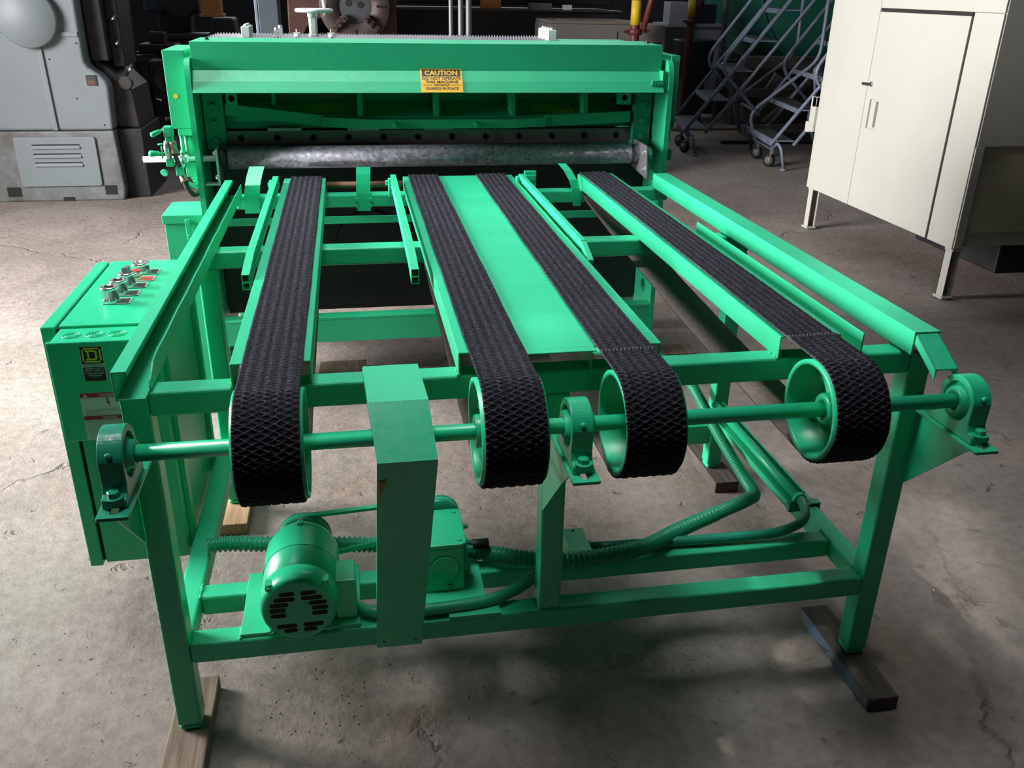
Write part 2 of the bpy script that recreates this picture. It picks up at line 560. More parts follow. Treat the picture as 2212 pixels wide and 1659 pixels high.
def solo(name, mb, m, label, cat, group=None, bevel=0.0, kind=None):
    """a thing that is a single mesh, origin at its base centre"""
    A = np.array(mb.v); lo = A.min(0); hi = A.max(0)
    off = Vector(((lo[0] + hi[0]) / 2, (lo[1] + hi[1]) / 2, lo[2]))
    q = MB(); q.v = [tuple(Vector(v) - off) for v in mb.v]; q.f = mb.f; q.sm = mb.sm
    o = build(name, q, m, None, None, bevel)
    o.location = off
    return tag(o, label, cat, group, kind)


def struct(name, mb, m, bevel=0):
    o = build(name, mb, m, None, None, bevel)
    o['kind'] = 'structure'
    return o


def fillet(pts, r, n=5):
    """round the corners of a 3D polyline"""
    P = [Vector(p) for p in pts]
    out = [P[0]]
    for i in range(1, len(P) - 1):
        a, b, c = P[i - 1], P[i], P[i + 1]
        rr = min(r, (a - b).length * .49, (c - b).length * .49)
        p0 = b + (a - b).normalized() * rr
        p1 = b + (c - b).normalized() * rr
        for k in range(n + 1):
            t = k / n
            out.append(p0 * (1 - t) ** 2 + b * 2 * t * (1 - t) + p1 * t * t)
    out.append(P[-1])
    return out


def smooth_path(pts, n=8):
    P = [Vector(p) for p in pts]
    P = [P[0] * 2 - P[1]] + P + [P[-1] * 2 - P[-2]]
    out = []
    for i in range(1, len(P) - 2):
        for k in range(n):
            t = k / n
            a, b, c, d = P[i - 1:i + 3]
            out.append(0.5 * ((2 * b) + (c - a) * t + (2 * a - 5 * b + 4 * c - d) * t * t + (3 * b - a - 3 * c + d) * t ** 3))
    out.append(P[-2])
    return out


def corrugate(path, r, pitch=0.011, amp=0.0022):
    """resample a path finely and give ring ridges"""
    P = [Vector(p) for p in path]
    L = [0]
    for i in range(1, len(P)):
        L.append(L[-1] + (P[i] - P[i - 1]).length)
    n = int(L[-1] / pitch * 4)
    out, R = [], []
    j = 0
    for k in range(n + 1):
        s = L[-1] * k / n
        while j < len(L) - 2 and L[j + 1] < s:
            j += 1
        t = (s - L[j]) / max(1e-9, L[j + 1] - L[j])
        out.append(P[j].lerp(P[j + 1], min(1, t)))
        R.append(r + amp * (0.5 - abs((k % 4) - 2) / 2 + (0.25 if k % 4 in (1, 2, 3) else -0.5)))
    return out, R


def circ(cx, cy, r, n=24, a0=0.0):
    return [(cx + r * math.cos(a0 + 2 * math.pi * k / n), cy + r * math.sin(a0 + 2 * math.pi * k / n)) for k in range(n)]


def text_verts(s, size=1.0, bold=0.0):
    """flat text mesh: list of verts (u,v), faces; centred on x, baseline at 0, cap height ~ 0.7*size"""
    c = bpy.data.curves.new('txt', 'FONT')
    c.body = s; c.size = size; c.align_x = 'CENTER'; c.resolution_u = 2; c.offset = bold
    o = bpy.data.objects.new('txt', c); COL.objects.link(o)
    dg = bpy.context.evaluated_depsgraph_get(); dg.update()
    me = bpy.data.meshes.new_from_object(o.evaluated_get(dg))
    V = [(v.co.x, v.co.y) for v in me.vertices]; F = [tuple(p.vertices) for p in me.polygons]
    bpy.data.objects.remove(o); bpy.data.curves.remove(c); bpy.data.meshes.remove(me)
    return V, F


def decal_text(mb, s, width, height, u0, v0, fn, bold=0.0):
    """text fitted to width x height, bottom centre at (u0,v0), mapped through fn(u,v)->xyz"""
    V, F = text_verts(s, 1.0, bold)
    if not V:
        return
    A = np.array(V); lo = A.min(0); hi = A.max(0)
    sx = width / (hi[0] - lo[0]); sy = height / (hi[1] - lo[1])
    vs = [fn(u0 + (x - (lo[0] + hi[0]) / 2) * sx, v0 + (y - lo[1]) * sy) for x, y in V]
    mb.add(vs, F)


def quadmap(mb, u0, u1, v0, v1, fn, nu=1, nv=1):
    vs = [fn(u0 + (u1 - u0) * i / nu, v0 + (v1 - v0) * j / nv) for j in range(nv + 1) for i in range(nu + 1)]
    fs = [(j * (nu + 1) + i, j * (nu + 1) + i + 1, (j + 1) * (nu + 1) + i + 1, (j + 1) * (nu + 1) + i) for j in range(nv) for i in range(nu)]
    return mb.add(vs, fs)


def hexbolt(mb, c, axis, r=0.011, h=0.009):
    """hex head with washer; c is the seat point, axis the outward direction"""
    e = Vector(axis).normalized()
    mb.lathe([(0, r * 1.55), (0.0025, r * 1.55)], c, tuple(e), 20, smooth=False)
    mb.lathe([(0.0025, r), (0.0025 + h * .85, r), (0.0025 + h, r * .86)], c, tuple(e), 6, smooth=False)


# ================================================================== THE SETTING
struct('floor', MB().box(-9, 13, -6, 14, -0.1, 0), M_floor)
struct('wall_back', MB().box(-9, 13, 14, 14.2, 0, 6.4), M_wall)
struct('wall_right', MB().box(13, 13.2, -6, 14, 0, 6.4), M_wall)
struct('wall_front', MB().box(-9, 13, -6.2, -6, 0, 6.4), M_wall)
struct('wall_left_and_light_blocker', MB().box(-9.2, -9, -6, 0.5, 0, 6.4).box(-2.75, -2.6, -6, 0.95, 0, 6.4).box(-9.2, -9, 7.5, 14, 0, 6.4).box(-9.2, -9, 0.5, 7.5, 4.6, 6.4), M_wall)  # second box: unseen pier added to keep bay light off the front
struct('ceiling', MB().box(-9, 13, -6, 14, 6.4, 6.5), M_ceil)


# ================================================================== THE CONVEYOR TABLE
T = 0.0508          # square tube size
WD = 1.6433         # table width over the legs
H = 0.86            # top of the cross beams
ZB = 0.040          # top of the wood blocks
Z1 = 0.2739         # top of the lower beams
YS, ZS, PR = -0.148, 0.814, 0.099      # drive shaft axis and pulley radius
G = M_green

tb = thing('conveyor_table', (WD / 2, 0.8, ZB), 'long green steel outfeed table carrying four black rough-top belts over front pulleys', 'conveyor')

leg_y = {'front': 0.0, 'rear': 0.945}
for (x0, y0) in ((0, 0), (WD - T, 0), (0, 0.945), (WD - T, 0.945)):
    topz = H if y0 == 0 else H - T
    lg = build('leg', MB().box(x0, x0 + T, y0, y0 + T, ZB + 0.016, topz), G, tb, bevel=0.005)
    build('foot_plug', MB().box(x0 + .0015, x0 + T - .0015, y0 + .0015, y0 + T - .0015, ZB, ZB + 0.0155), M_green_rough, lg, bevel=0.008, seg=3)
build('middle_leg', MB().box(0.800, 0.8505, 0.0, T, Z1, H - T), G, tb, bevel=0.005)
# cross beams
build('top_front_beam', MB().box(T, WD - T, 0, T, H - T, H), M_green_rough, tb, bevel=0.006, seg=3)
build('middle_cross_beam', MB().box(0.0, WD - 0.0, 0.945, 0.945 + 0.06, H - T, H), M_green_rough, tb, bevel=0.006, seg=3)
build('rear_cross_beam', MB().box(0.035, WD - 0.02, 1.655, 1.71, H - 0.045, H), M_green_rough, tb, bevel=0.005)
build('lower_front_beam', MB().box(T, WD - T, 0, T, Z1 - T, Z1), M_green_rough, tb, bevel=0.006, seg=3)
build('motor_support_beam', MB().box(T, WD - T, 0.161, 0.212, Z1 - T, Z1 - .0005), M_green_rough, tb, bevel=0.006, seg=3)
build('lower_side_beam', MB().box(0, T, T, 0.945, Z1 - T, Z1), M_green_rough, tb, bevel=0.006, seg=3)
build('lower_side_beam', MB().box(WD - T, WD, T, 0.945, Z1 - T, Z1), M_green_rough, tb, bevel=0.006, seg=3)
build('lower_rear_stub', MB().box(1.50, WD - T + .001, 0.952, 0.99, 0.135, 0.205), G, tb, bevel=0.004)
# weld beads: small lumpy strings at the joints
def weld(pts, r=0.004, n=9):
    mb = MB()
    P = [Vector(p) for p in pts]
    for i in range(len(P) - 1):
        m_ = max(2, int((P[i + 1] - P[i]).length / 0.006))
        for k in range(m_ + 1):
            c = P[i].lerp(P[i + 1], k / m_) + Vector([random.uniform(-.001, .001) for _ in range(3)])
            rr = r * random.uniform(.7, 1.25)
            mb.lathe([(-rr, 0.0003), (-rr * .7, rr * .7), (0, rr), (rr * .7, rr * .7), (rr, 0.0003)], c, 'z', 8, caps=False)
    return mb
wl = MB()
for p in ([(T, 0.161, Z1), (T, 0.212, Z1)], [(WD - T, 0.161, Z1), (WD - T, 0.212, Z1)], [(T, 0.004, Z1), (T, T, Z1)], [(WD - T, .004, Z1), (WD - T, T, Z1)],
          [(0.2014, 0.002, H + .002), (0.2014, 0.03, H)], [(0.6245, 0.002, H + .002), (0.6245, 0.03, H)], [(1.2856, 0.002, H), (1.2856, 0.03, H)],
          [(0.80, 0, Z1 + .002), (0.85, 0, Z1 + .002)], [(WD - .075, .005, H), (WD - .075, T, H)], [(0.155, .005, Z1 + .002), (0.155, .04, Z1 + .002)],
          [(0.157, .165, Z1 + .002), (0.157, .205, Z1 + .002)]):
    w = weld(p)
    wl.add(w.v, w.f, True)
wo = build('weld_beads', wl, G, tb); wo['kind'] = 'stuff'

# belt slider channels (inverted U sheets)
ZC, TH = 0.908, 0.003
def channel(name, x0, x1, y0, y1, zc=ZC, walls=True, label=None):
    mb = MB().box(x0, x1, y0, y1, zc - TH, zc)
    mb.box(x0, x0 + TH, y0, y1, H, zc - TH)
    mb.box(x1 - TH, x1, y0, y1, H, zc - TH)
    return build(name, mb, M_green_rough, tb, label, bevel=0.0012)
channel('slider_channel', 0.2014, 0.3475, 0.0, 1.729)
channel('slider_channel', 1.2856, 1.420, 0.0, 1.729)
pm = MB().box(0.6245, 1.0314, 0.0, 1.729, ZC - TH, ZC).box(0.752, 0.893, -0.022, 0.0, ZC - TH, ZC)
for xx in (0.6245, 0.757, 0.885, 1.0314 - TH):
    pm.box(xx, xx + TH, -0.0 if xx in (.6245,) or xx > 1 else -0.012, 1.729, H, ZC - TH)
build('wide_slider_plate', pm, M_green_rough, tb, bevel=0.0012)

# side rails
build('left_side_rail', MB().sheet([(0.027, 0.907), (0.027, 0.914), (0.007, 0.914), (0.007, 0.864), (0.0555, 0.864)][::-1], 'y', -0.034, 1.665, 0.0035),
      M_green_rough, tb, bevel=0.001)
iw = [(0.004, 0.8645), (1.62, 0.8645), (1.645, 0.872), (1.65, 0.905), (0.075, 0.905), (0.050, 0.901), (0.030, 0.890), (0.008, 0.882), (0.002, 0.872)]
iw = iw[:4] + [(1.60 - .06 * k, 0.905 + random.uniform(-.0012, .0012)) for k in range(26)] + iw[4:]
build('rail_inner_wall', MB().prism(iw, 'x', 0.0560, 0.0592), M_green_rough, tb)
rr = MB().sheet([(1.567, 0.866), (1.567, 0.9135), (1.618, 0.9135), (1.618, 0.866)][::-1], 'y', -0.034, 1.665, -0.0035)
build('right_side_rail', rr, M_green_rough, tb, bevel=0.001)
# the rail's bent-down nose at the front
nose = MB()
A0, A1 = (-0.034, 0.9135), (-0.115, 0.868)
for (x0, x1, dz0, dz1) in ((1.567, 1.618, 0.0035, 0.0), (1.567, 1.5705, 0.022, 0.0), (1.6145, 1.618, 0.022, 0.0)):
    nose.prism([(A0[0], A0[1] - dz0), (A1[0], A1[1] - dz0), (A1[0], A1[1]), (A0[0], A0[1])], 'x', x0, x1)
build('rail_nose', nose, M_green_rough, tb, bevel=0.001)
build('guide_angle', MB().box(1.470, 1.4735, 0.0, 0.96, H, 0.9065).box(1.425, 1.470, 0.0, 0.96, H, H + 0.004), M_green_rough, tb, bevel=0.001)

# stacked double-tube sheet guides: each has two open square tubes, bent down at the near end
def sqtube_path(mb, path, w, th=0.0022):
    P = [Vector(p) for p in path]
    rings = []
    for i, p in enumerate(P):
        d = (P[min(i + 1, len(P) - 1)] - P[max(i - 1, 0)]).normalized()
        sd = d.cross(Vector((0, 0, 1))).normalized(); u = sd.cross(d).normalized()
        for hw in (w / 2, w / 2 - th):
            rings.append([p + sd * (hw * a) + u * (hw * b) for a, b in ((-1, -1), (1, -1), (1, 1), (-1, 1))])
    vs = [v for r in rings for v in r]
    fs = []
    for i in range(len(P) - 1):
        for layer in (0, 1):
            b0 = (2 * i + layer) * 4; b1 = (2 * (i + 1) + layer) * 4
            for k in range(4):
                fs.append((b0 + k, b0 + (k + 1) % 4, b1 + (k + 1) % 4, b1 + k))
    for i in (0, len(P) - 1):
        b0 = 8 * i
        for k in range(4):
            fs.append((b0 + k, b0 + (k + 1) % 4, b0 + 4 + (k + 1) % 4, b0 + 4 + k))
    mb.add(vs, fs)
for gx0, gx1, gx2 in ((0.178, 0.180, 0.181), (0.586, 0.582, 0.581)):
    g = MB()
    for dz in (0.0, -0.0195):
        sqtube_path(g, [(gx0, 1.655, 0.921 + dz), (gx1, 0.67, 0.921 + dz), (gx2, 0.525, 0.909 + dz)], 0.019)
    build('double_tube_guide', g, M_green_rough, tb)
build('double_tube_guide', MB().bar((1.047, 1.63, 0.922), (1.047, 0.70, 0.922), 0.018, 0.018).bar((1.047, 0.70, 0.922), (1.047, 0.615, 0.893), 0.018, 0.016)
      .bar((1.052, 1.63, 0.903), (1.052, 0.72, 0.903), 0.016, 0.018), M_green_rough, tb, bevel=0.003)
for gx in (0.178, 0.586, 1.047):
    build('guide_clamp', MB().box(gx - 0.02, gx - .01, 1.60, 1.625, H, 0.925).box(gx - .028, gx + .012, 1.635, 1.65, 0.895, 0.912), M_green_rough, tb, bevel=0.002)

# upturned strap tabs on the rear beam
def strap(name, cx0, cx1, w, zt, bend=0.06):
    yb = 1.652
    prof = [(yb, 0.802), (yb, 0.865), (yb + .004, 0.90), (yb + bend * .5, 0.93), (yb + bend, zt)]
    mb = MB()
    n = len(prof)
    vs = []
    for i, (y, z) in enumerate(prof):
        c = cx0 + (cx1 - cx0) * (i / (n - 1)) ** 1.5
        for a in (-w / 2, w / 2):
            vs.append((c + a, y, z)); vs.append((c + a, y - 0.004, z + .001))
    fs = []
    for i in range(n - 1):
        b = 4 * i
        fs += [(b, b + 2, b + 6, b + 4), (b + 1, b + 5, b + 7, b + 3), (b, b + 4, b + 5, b + 1), (b + 2, b + 3, b + 7, b + 6)]
    fs += [(0, 1, 3, 2), (4 * n - 4, 4 * n - 2, 4 * n - 1, 4 * n - 3)]
    mb.add(vs, fs)
    return build(name, mb, G, tb)
st1 = strap('bent_strap', 0.088, 0.112, 0.052, 0.955)
st2 = strap('bent_strap', 0.477, 0.483, 0.050, 0.955, 0.02)
st3 = strap('bent_strap', 1.268, 1.215, 0.030, 0.952, 0.05)
bo = MB()
for x in (0.452, 0.503):
    for z in (0.822, 0.845):
        bo.lathe([(-.004, .006), (.004, .007)], (x, 1.647, z), 'y', 8)
build('weld_beads', bo, G, st2)['kind'] = 'stuff'
build('stop_block', MB().box(1.075, 1.12, 1.70, 1.72, H, 0.925).box(1.078, 1.117, 1.695, 1.70, 0.893, 0.912), G, tb, bevel=0.003)
# ragged rusty roller under the belts at the far end
build('tail_shaft', MB().cyl((0.345, 1.715, 0.884), (0.625, 1.715, 0.884), 0.012, 12), M_rust, tb)

# ------------------------------------------------------------ belts: rough-top relief on a real loop
def belt_profile():
    """(y,z,side) polyline of the outside of the belt loop, starting at the far end of the top run"""
    r2, yt = 0.036, 1.712
    zt = ZS + PR + 0.001 - r2
    pts = []
    n_top = 1100
    y0 = yt
    for i in range(n_top):
        pts.append((y0 + (YS - y0) * i / n_top, ZS + PR + 0.001, 0.0, 1.0))
    # tangent of the return run
    dy, dz = yt - YS, zt - ZS
    D = math.hypot(dy, dz)
    a = math.atan2(dz, dy)
    b = math.acos((PR - r2) / D)
    ang = a - b          # direction of tangent normal on the lower side
    n_arc = 260
    a0 = math.pi / 2
    a1 = 2 * math.pi + ang
    for i in range(n_arc + 1):
        t = a0 + (a1 - a0) * i / n_arc
        pts.append((YS + (PR + .001) * math.cos(t), ZS + (PR + .001) * math.sin(t), math.cos(t), math.sin(t)))
    n_ret = 60
    p0 = (YS + (PR + .001) * math.cos(ang), ZS + (PR + .001) * math.sin(ang))
    p1 = (yt + r2 * math.cos(ang), zt + r2 * math.sin(ang))
    for i in range(1, n_ret):
        t = i / n_ret
        sag = -0.02 * 4 * t * (1 - t)
        pts.append((p0[0] + (p1[0] - p0[0]) * t, p0[1] + (p1[1] - p0[1]) * t + sag, math.cos(ang), math.sin(ang)))
    for i in range(12):
        t = ang + (math.pi / 2 - ang) * i / 12
        pts.append((yt + r2 * math.cos(t), zt + r2 * math.sin(t), math.cos(t), math.sin(t)))
    return pts, n_top + n_arc


BPROF, NREL = belt_profile()
BP = np.array(BPROF)
SL = np.concatenate([[0], np.cumsum(np.hypot(np.diff(BP[:, 0]), np.diff(BP[:, 1])))])


def make_belt(x0, x1, seam_s, phase, label):
    w = x1 - x0
    nu = 56
    u = np.linspace(0, w, nu + 1)
    n = len(BP)
    U, Sv = np.meshgrid(u, SL)
    wob = 0.0005 * np.sin(Sv * 11 + phase) + 0.0002 * np.sin(Sv * 37 + phase * 2)
    # diamond lattice: two families of thin raised ribs
    pu, ps = 0.0235, 0.0125
    a = (U / pu + Sv / ps + phase) % 1.0
    b = (U / pu - Sv / ps + phase * .7) % 1.0
    j = rng.normal(0, 0.07, U.shape)
    kk = np.kron(rng.normal(0, 1, (n // 9 + 1, nu // 8 + 1)), np.ones((9, 8)))[:n, :nu + 1]
    a = (a + .05 * kk) % 1.0; b = (b - .05 * np.roll(kk, 5, 0)) % 1.0
    ra = np.exp(-((np.minimum(a, 1 - a) + j * .5) / 0.115) ** 2)
    rb = np.exp(-((np.minimum(b, 1 - b) - j * .5) / 0.115) ** 2)
    band = 0.75 + 0.25 * np.cos(2 * np.pi * U / 0.0185 + phase)
    ridge = np.clip(np.maximum(ra, rb) * band + rng.random(U.shape) * 0.28 - 0.05, 0, 1)
    # lengthways ribbing that shows on the flat run
    rib = 0.5 + 0.5 * np.cos(2 * np.pi * U / 0.0185 + phase)
    flat = (np.arange(n) < 1100)[:, None].astype(float)
    cross = np.exp(-(((((Sv + .3 * U + .0015 * rng.normal(0, 1, U.shape)) / 0.0072) % 1.0) - .5) / 0.22) ** 2)
    clump = np.kron(rng.random((n // 5 + 1, nu // 4 + 1)), np.ones((5, 4)))[:n, :nu + 1]
    ridge = ridge * (1 - .55 * flat) + .55 * flat * (0.35 * rib + 0.65 * cross) * (0.25 + 0.5 * clump + 0.5 * rng.random(U.shape))
    seam = np.exp(-((Sv - seam_s - .002 * np.sin(U * 60)) / 0.006) ** 4)
    ridge = ridge * (1 - seam) + seam * (0.75 + 0.45 * np.sign(np.cos(2 * np.pi * (U + Sv * .3) / 0.0078)))
    mask = np.zeros(n); mask[:NREL] = 1; mask[-14:] = 1
    mask = mask[:, None]
    hgt = (0.0014 + 0.0040 * ridge) * mask + 0.0012 * (1 - mask)
    edge = np.minimum(U, w - U)
    hgt = hgt * np.clip(edge / 0.002 + .35, 0, 1)
    jag = np.zeros_like(U)
    jag[:, 0] = -rng.random(n) * .0012; jag[:, -1] = rng.random(n) * .0012
    X = x0 + U + (wob * (edge < .003)) + jag
    Yc = BP[:, 0][:, None] + BP[:, 2][:, None] * hgt
    Zc = BP[:, 1][:, None] + BP[:, 3][:, None] * hgt
    off = ROOTLOC['conveyor_table']
    outer = np.stack([X - off.x, Yc - off.y, Zc - off.z], -1).reshape(-1, 3)
    m = nu + 1
    i, jj = np.meshgrid(np.arange(n), np.arange(nu), indexing='ij')
    i2 = (i + 1) % n
    F = np.stack([i * m + jj, i * m + jj + 1, i2 * m + jj + 1, i2 * m + jj], -1).reshape(-1, 4)
    me = bpy.data.meshes.new('belt')
    me.vertices.add(len(outer)); me.vertices.foreach_set('co', outer.ravel())
    me.loops.add(F.size); me.loops.foreach_set('vertex_index', F.ravel().astype(np.int32))
    me.polygons.add(len(F))
    me.polygons.foreach_set('loop_start', np.arange(0, F.size, 4).astype(np.int32))
    me.polygons.foreach_set('loop_total', np.full(len(F), 4, np.int32))
    at = me.attributes.new('ridge', 'FLOAT', 'POINT')
    at.data.foreach_set('value', ridge.ravel().astype(np.float32))
    mi = np.zeros(len(F), np.int32)
    rowi = i.ravel()
    mi[(rowi >= NREL) & (rowi < n - 14)] = 1
    me.materials.append(M_belt); me.materials.append(M_belt_under)
    me.polygons.foreach_set('material_index', mi)
    me.update(calc_edges=True); me.validate()
    o = bpy.data.objects.new('belt', me); COL.objects.link(o); o.parent = tb
    o['label'] = label
    # the canvas backing: a thin inner band
    mb = MB()
    sub = [k for k in range(0, n, 8)] 
    vs = []
    for k in sub:
        y, z, ny, nz = BPROF[k]
        for xx in (x0 + .0005, x1 - .0005):
            for d in (0.0014, -0.0008):
                vs.append((xx, y + ny * d, z + nz * d))
    fs = []
    q = len(sub)
    for k in range(q):
        b0, b1 = 4 * k, 4 * ((k + 1) % q)
        fs += [(b0, b0 + 1, b1 + 1, b1), (b0 + 2, b1 + 2, b1 + 3, b0 + 3), (b0 + 1, b0 + 3, b1 + 3, b1 + 1), (b0, b1, b1 + 2, b0 + 2)]
    mb.add(vs, fs)
    build('canvas_backing', mb, M_edge, o)
    return o


BX = [(0.226, 0.334), (0.643, 0.751), (0.893, 1.001), (1.290, 1.396)]
s_top = SL[1100]
make_belt(*BX[0], s_top + 0.245, 0.1, 'leftmost black rough-top belt')
make_belt(*BX[1], 0.35, 0.45, 'second black belt from the left, on the wide plate')
make_belt(*BX[2], s_top - 0.10, 0.8, 'third black belt, with a sewn seam just above its pulley')
make_belt(*BX[3], s_top - 0.125, 0.3, 'rightmost black belt, seam above the spoked pulley')

# ------------------------------------------------------------ pulleys and drive shaft
def pulley(x0, x1, spokes=5, rot=0.4, off=.5):
    w = x1 - x0; xm = x0 + (x1 - x0) * off
    mb = MB()
    mb.lathe([(x0, PR - .001), (x1, PR - .001), (x1, PR - .010), (x1 - .004, PR - .011), (xm + .010, PR - .013), (xm + .005, PR - .024), (xm - .005, PR - .024),
              (xm - .010, PR - .013), (x0 + .004, PR - .011), (x0, PR - .010)], (0, YS, ZS), 'x', 72, closed=True)
    o = build('belt_pulley', mb, G, tb)
    hub = MB().lathe([(xm - .034, .0165), (xm - .034, .029), (xm - .030, .031), (xm + .030, .031), (xm + .034, .029), (xm + .034, .0165)], (0, YS, ZS), 'x', 36, closed=True)
    build('hub', hub, G, o)
    for k in range(spokes):
        a = rot + 2 * math.pi * k / spokes
        sp = MB()
        P, R = [], []
        for t, r in ((.024, .016), (.034, .0135), (.05, .0115), (.064, .0125), (.074, .016), (.081, .02)):
            P.append((xm, YS + t * math.cos(a), ZS + t * math.sin(a))); R.append(r)
        sp.tube(P, R, 14)
        build('spoke', sp, G, o)
    return o


pulley(0.222, 0.340, rot=1.0, off=.3); pulley(0.637, 0.755, rot=0.2, off=.28); pulley(0.894, 1.005, rot=2.3, off=.66); pulley(1.286, 1.394, rot=1.95, off=.58)
build('drive_shaft', MB().lathe([(0.002, .0), (0.004, .0150), (1.640, .0150), (1.642, 0)], (0, YS, ZS), 'x', 32, caps=False), G, tb)


def pillow_block(xc, m, w=0.046, flip=1):
    z0 = 0.7475
    y0, y1 = YS - 0.068, YS + 0.068
    R = 0.052
    out = [(y0, z0), (y1, z0), (y1, z0 + .014), (y1 - .003, z0 + .018), (y1 - .014, z0 + .020), (y1 - .019, z0 + .034)]
    n = 22
    for k in range(n + 1):
        a = math.radians(12 + 156 * k / n)
        out.append((YS + R * math.cos(a), ZS + R * math.sin(a)))
    out += [(y0 + .019, z0 + .034), (y0 + .014, z0 + .020), (y0 + .003, z0 + .018), (y0, z0 + .014)]
    mb = MB().plate(out, [circ(YS, ZS, 0.039, 32)], 'x', xc - w / 2 + .003, xc + w / 2 - .003)
    o = build('pillow_block_bearing', mb, m, tb, bevel=0.004, seg=3)
    ring = MB().lathe([(xc - .012, .0385), (xc - .015, .030), (xc - .026, .028), (xc - .026, .016), (xc + .030, .016), (xc + .030, .024), (xc + .018, .026), (xc + .012, .0385)], (0, YS, ZS), 'x', 36, closed=True)
    build('bearing_insert', ring, m, o)
    for yy in (y0 + .006, y1 - .006):
        hb = MB(); hexbolt(hb, (xc, yy, z0 + .0185), (0, 0, 1), .0105, .010)
        build('bolt', hb, m, o)
    gz = ZS + R * math.sin(math.radians(155)); gy = YS + R * math.cos(math.radians(155))
    nip = MB().lathe([(0, .0045), (.004, .0045), (.005, .0055), (.009, .005), (.010, .002)], (xc, gy, gz), (0, -.906, .42), 12)
    build('grease_nipple', nip, m, o)
    # slotted steel bar that carries the bearing
    slot = [(YS - .070 + a, 0) for a in (0,)]
    sl = lambda ya, yb: [(xc - .005, ya), (xc + .005, ya), (xc + .0062, ya + .005), (xc + .0062, yb - .005), (xc + .005, yb), (xc - .005, yb), (xc - .0062, yb - .005), (xc - .0062, ya + .005)]
    bar = MB().plate([(xc - .0235, -.243), (xc - .026, -.240), (xc - .026, -.0005), (xc + .026, -.0005), (xc + .026, -.240), (xc + .0235, -.243)],
                     [sl(-.232, -.175), sl(-.115, -.065)], 'z', 0.7405, 0.747)
    build('bearing_bar', bar, M_green_rough if m is G else m, tb, bevel=0.001)


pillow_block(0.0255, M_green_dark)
pillow_block(0.8255, G)
pillow_block(1.622, G)
for x0, x1 in ((0.0, 0.004), (0.8, 0.804), (1.6395, 1.6435)):
    build('gusset_plate', MB().prism([(-.0005, 0.536), (-.0005, 0.740), (-.207, 0.740), (-.165, .703)], 'x', x0, x1), G, tb)

# ------------------------------------------------------------ chain guard
gd = thing('chain_guard', (0.495, -0.09, 0.222), 'bent green sheet chain guard standing over the shaft in front of the motor', 'guard')
prof = [(0.010, 0.884), (-0.128, 0.873), (-0.218, 0.8005), (-0.004, 0.222)]
gm = MB()
xs0 = [(0.444, 0.547), (0.4500, 0.5555), (0.460, 0.5630), (0.441, 0.538)]
vs = []
for (y, z), (a, b) in zip(prof, xs0):
    vs += [(a, y, z), (b, y, z)]
fs = [(2 * i, 2 * i + 1, 2 * i + 3, 2 * i + 2) for i in range(3)]
gm.add(vs, fs)
# narrow side flanges
for sx in (0, 1):
    base = len(gm.v)
    vs2 = []
    for (y, z), ab in zip(prof, xs0):
        vs2 += [(ab[sx], y, z)]
    inn = [(0.010, 0.864), (-0.118, 0.853), (-0.198, 0.795), (0.018, 0.222)]
    for (y, z), ab in zip(inn, xs0):
        vs2 += [(ab[sx], y, z)]
    gm.add(vs2, [(i, i + 1, 5 + i, 4 + i) for i in range(3)])
go = build('guard_sheet', gm, G, gd, fix=False)
so = go.modifiers.new('solid', 'SOLIDIFY'); so.thickness = 0.002
for x in (0.456, 0.523):
    q = MB().lathe([(0, .004), (-.003, .004), (-.004, .002)], (x, -.012, 0.243), 'y', 10)
    build('screw', q, M_green_dark, gd)
build('paint_chip', MB().prism([(0.4600, .755), (0.474, .760), (0.469, .748), (0.464, .735), (0.4595, .712)], 'y', -0.2060, -0.1800), mat('ochre_chip', (0.55, 0.33, 0.03), 0.6), gd, 'ochre patch where green paint has chipped')
gd.children[-1].rotation_euler = (0, 0, 0)

# ------------------------------------------------------------ motor
mt = thing('electric_motor', (0.283, 0.1, Z1), 'round green electric motor with a slotted fan cover, on the lower front beams', 'motor')
mx_, mz = 0.285, 0.363
build('mounting_plate', MB().box(0.155, 0.408, 0.006, 0.224, Z1, Z1 + 0.010), M_green_rough, mt, bevel=0.0015)
build('foot', MB().box(0.222, 0.348, 0.03, 0.19, Z1 + .010, Z1 + .016).box(0.245, 0.325, 0.05, 0.17, Z1 + .016, mz - .06), G, mt, bevel=0.002)
build('housing', MB().lathe([(0.012, .074), (0.016, .080), (0.17, .0805), (0.185, .076), (0.20, .068), (0.212, .050)], (mx_, 0, mz), 'y', 64), G, mt)
fc = build('fan_cover', MB().lathe([(-0.034, .066), (-0.0325, .072), (-0.026, .0775), (-0.012, .080), (0.014, .0805)], (mx_, 0, mz + .002), 'y', 64), G, mt)
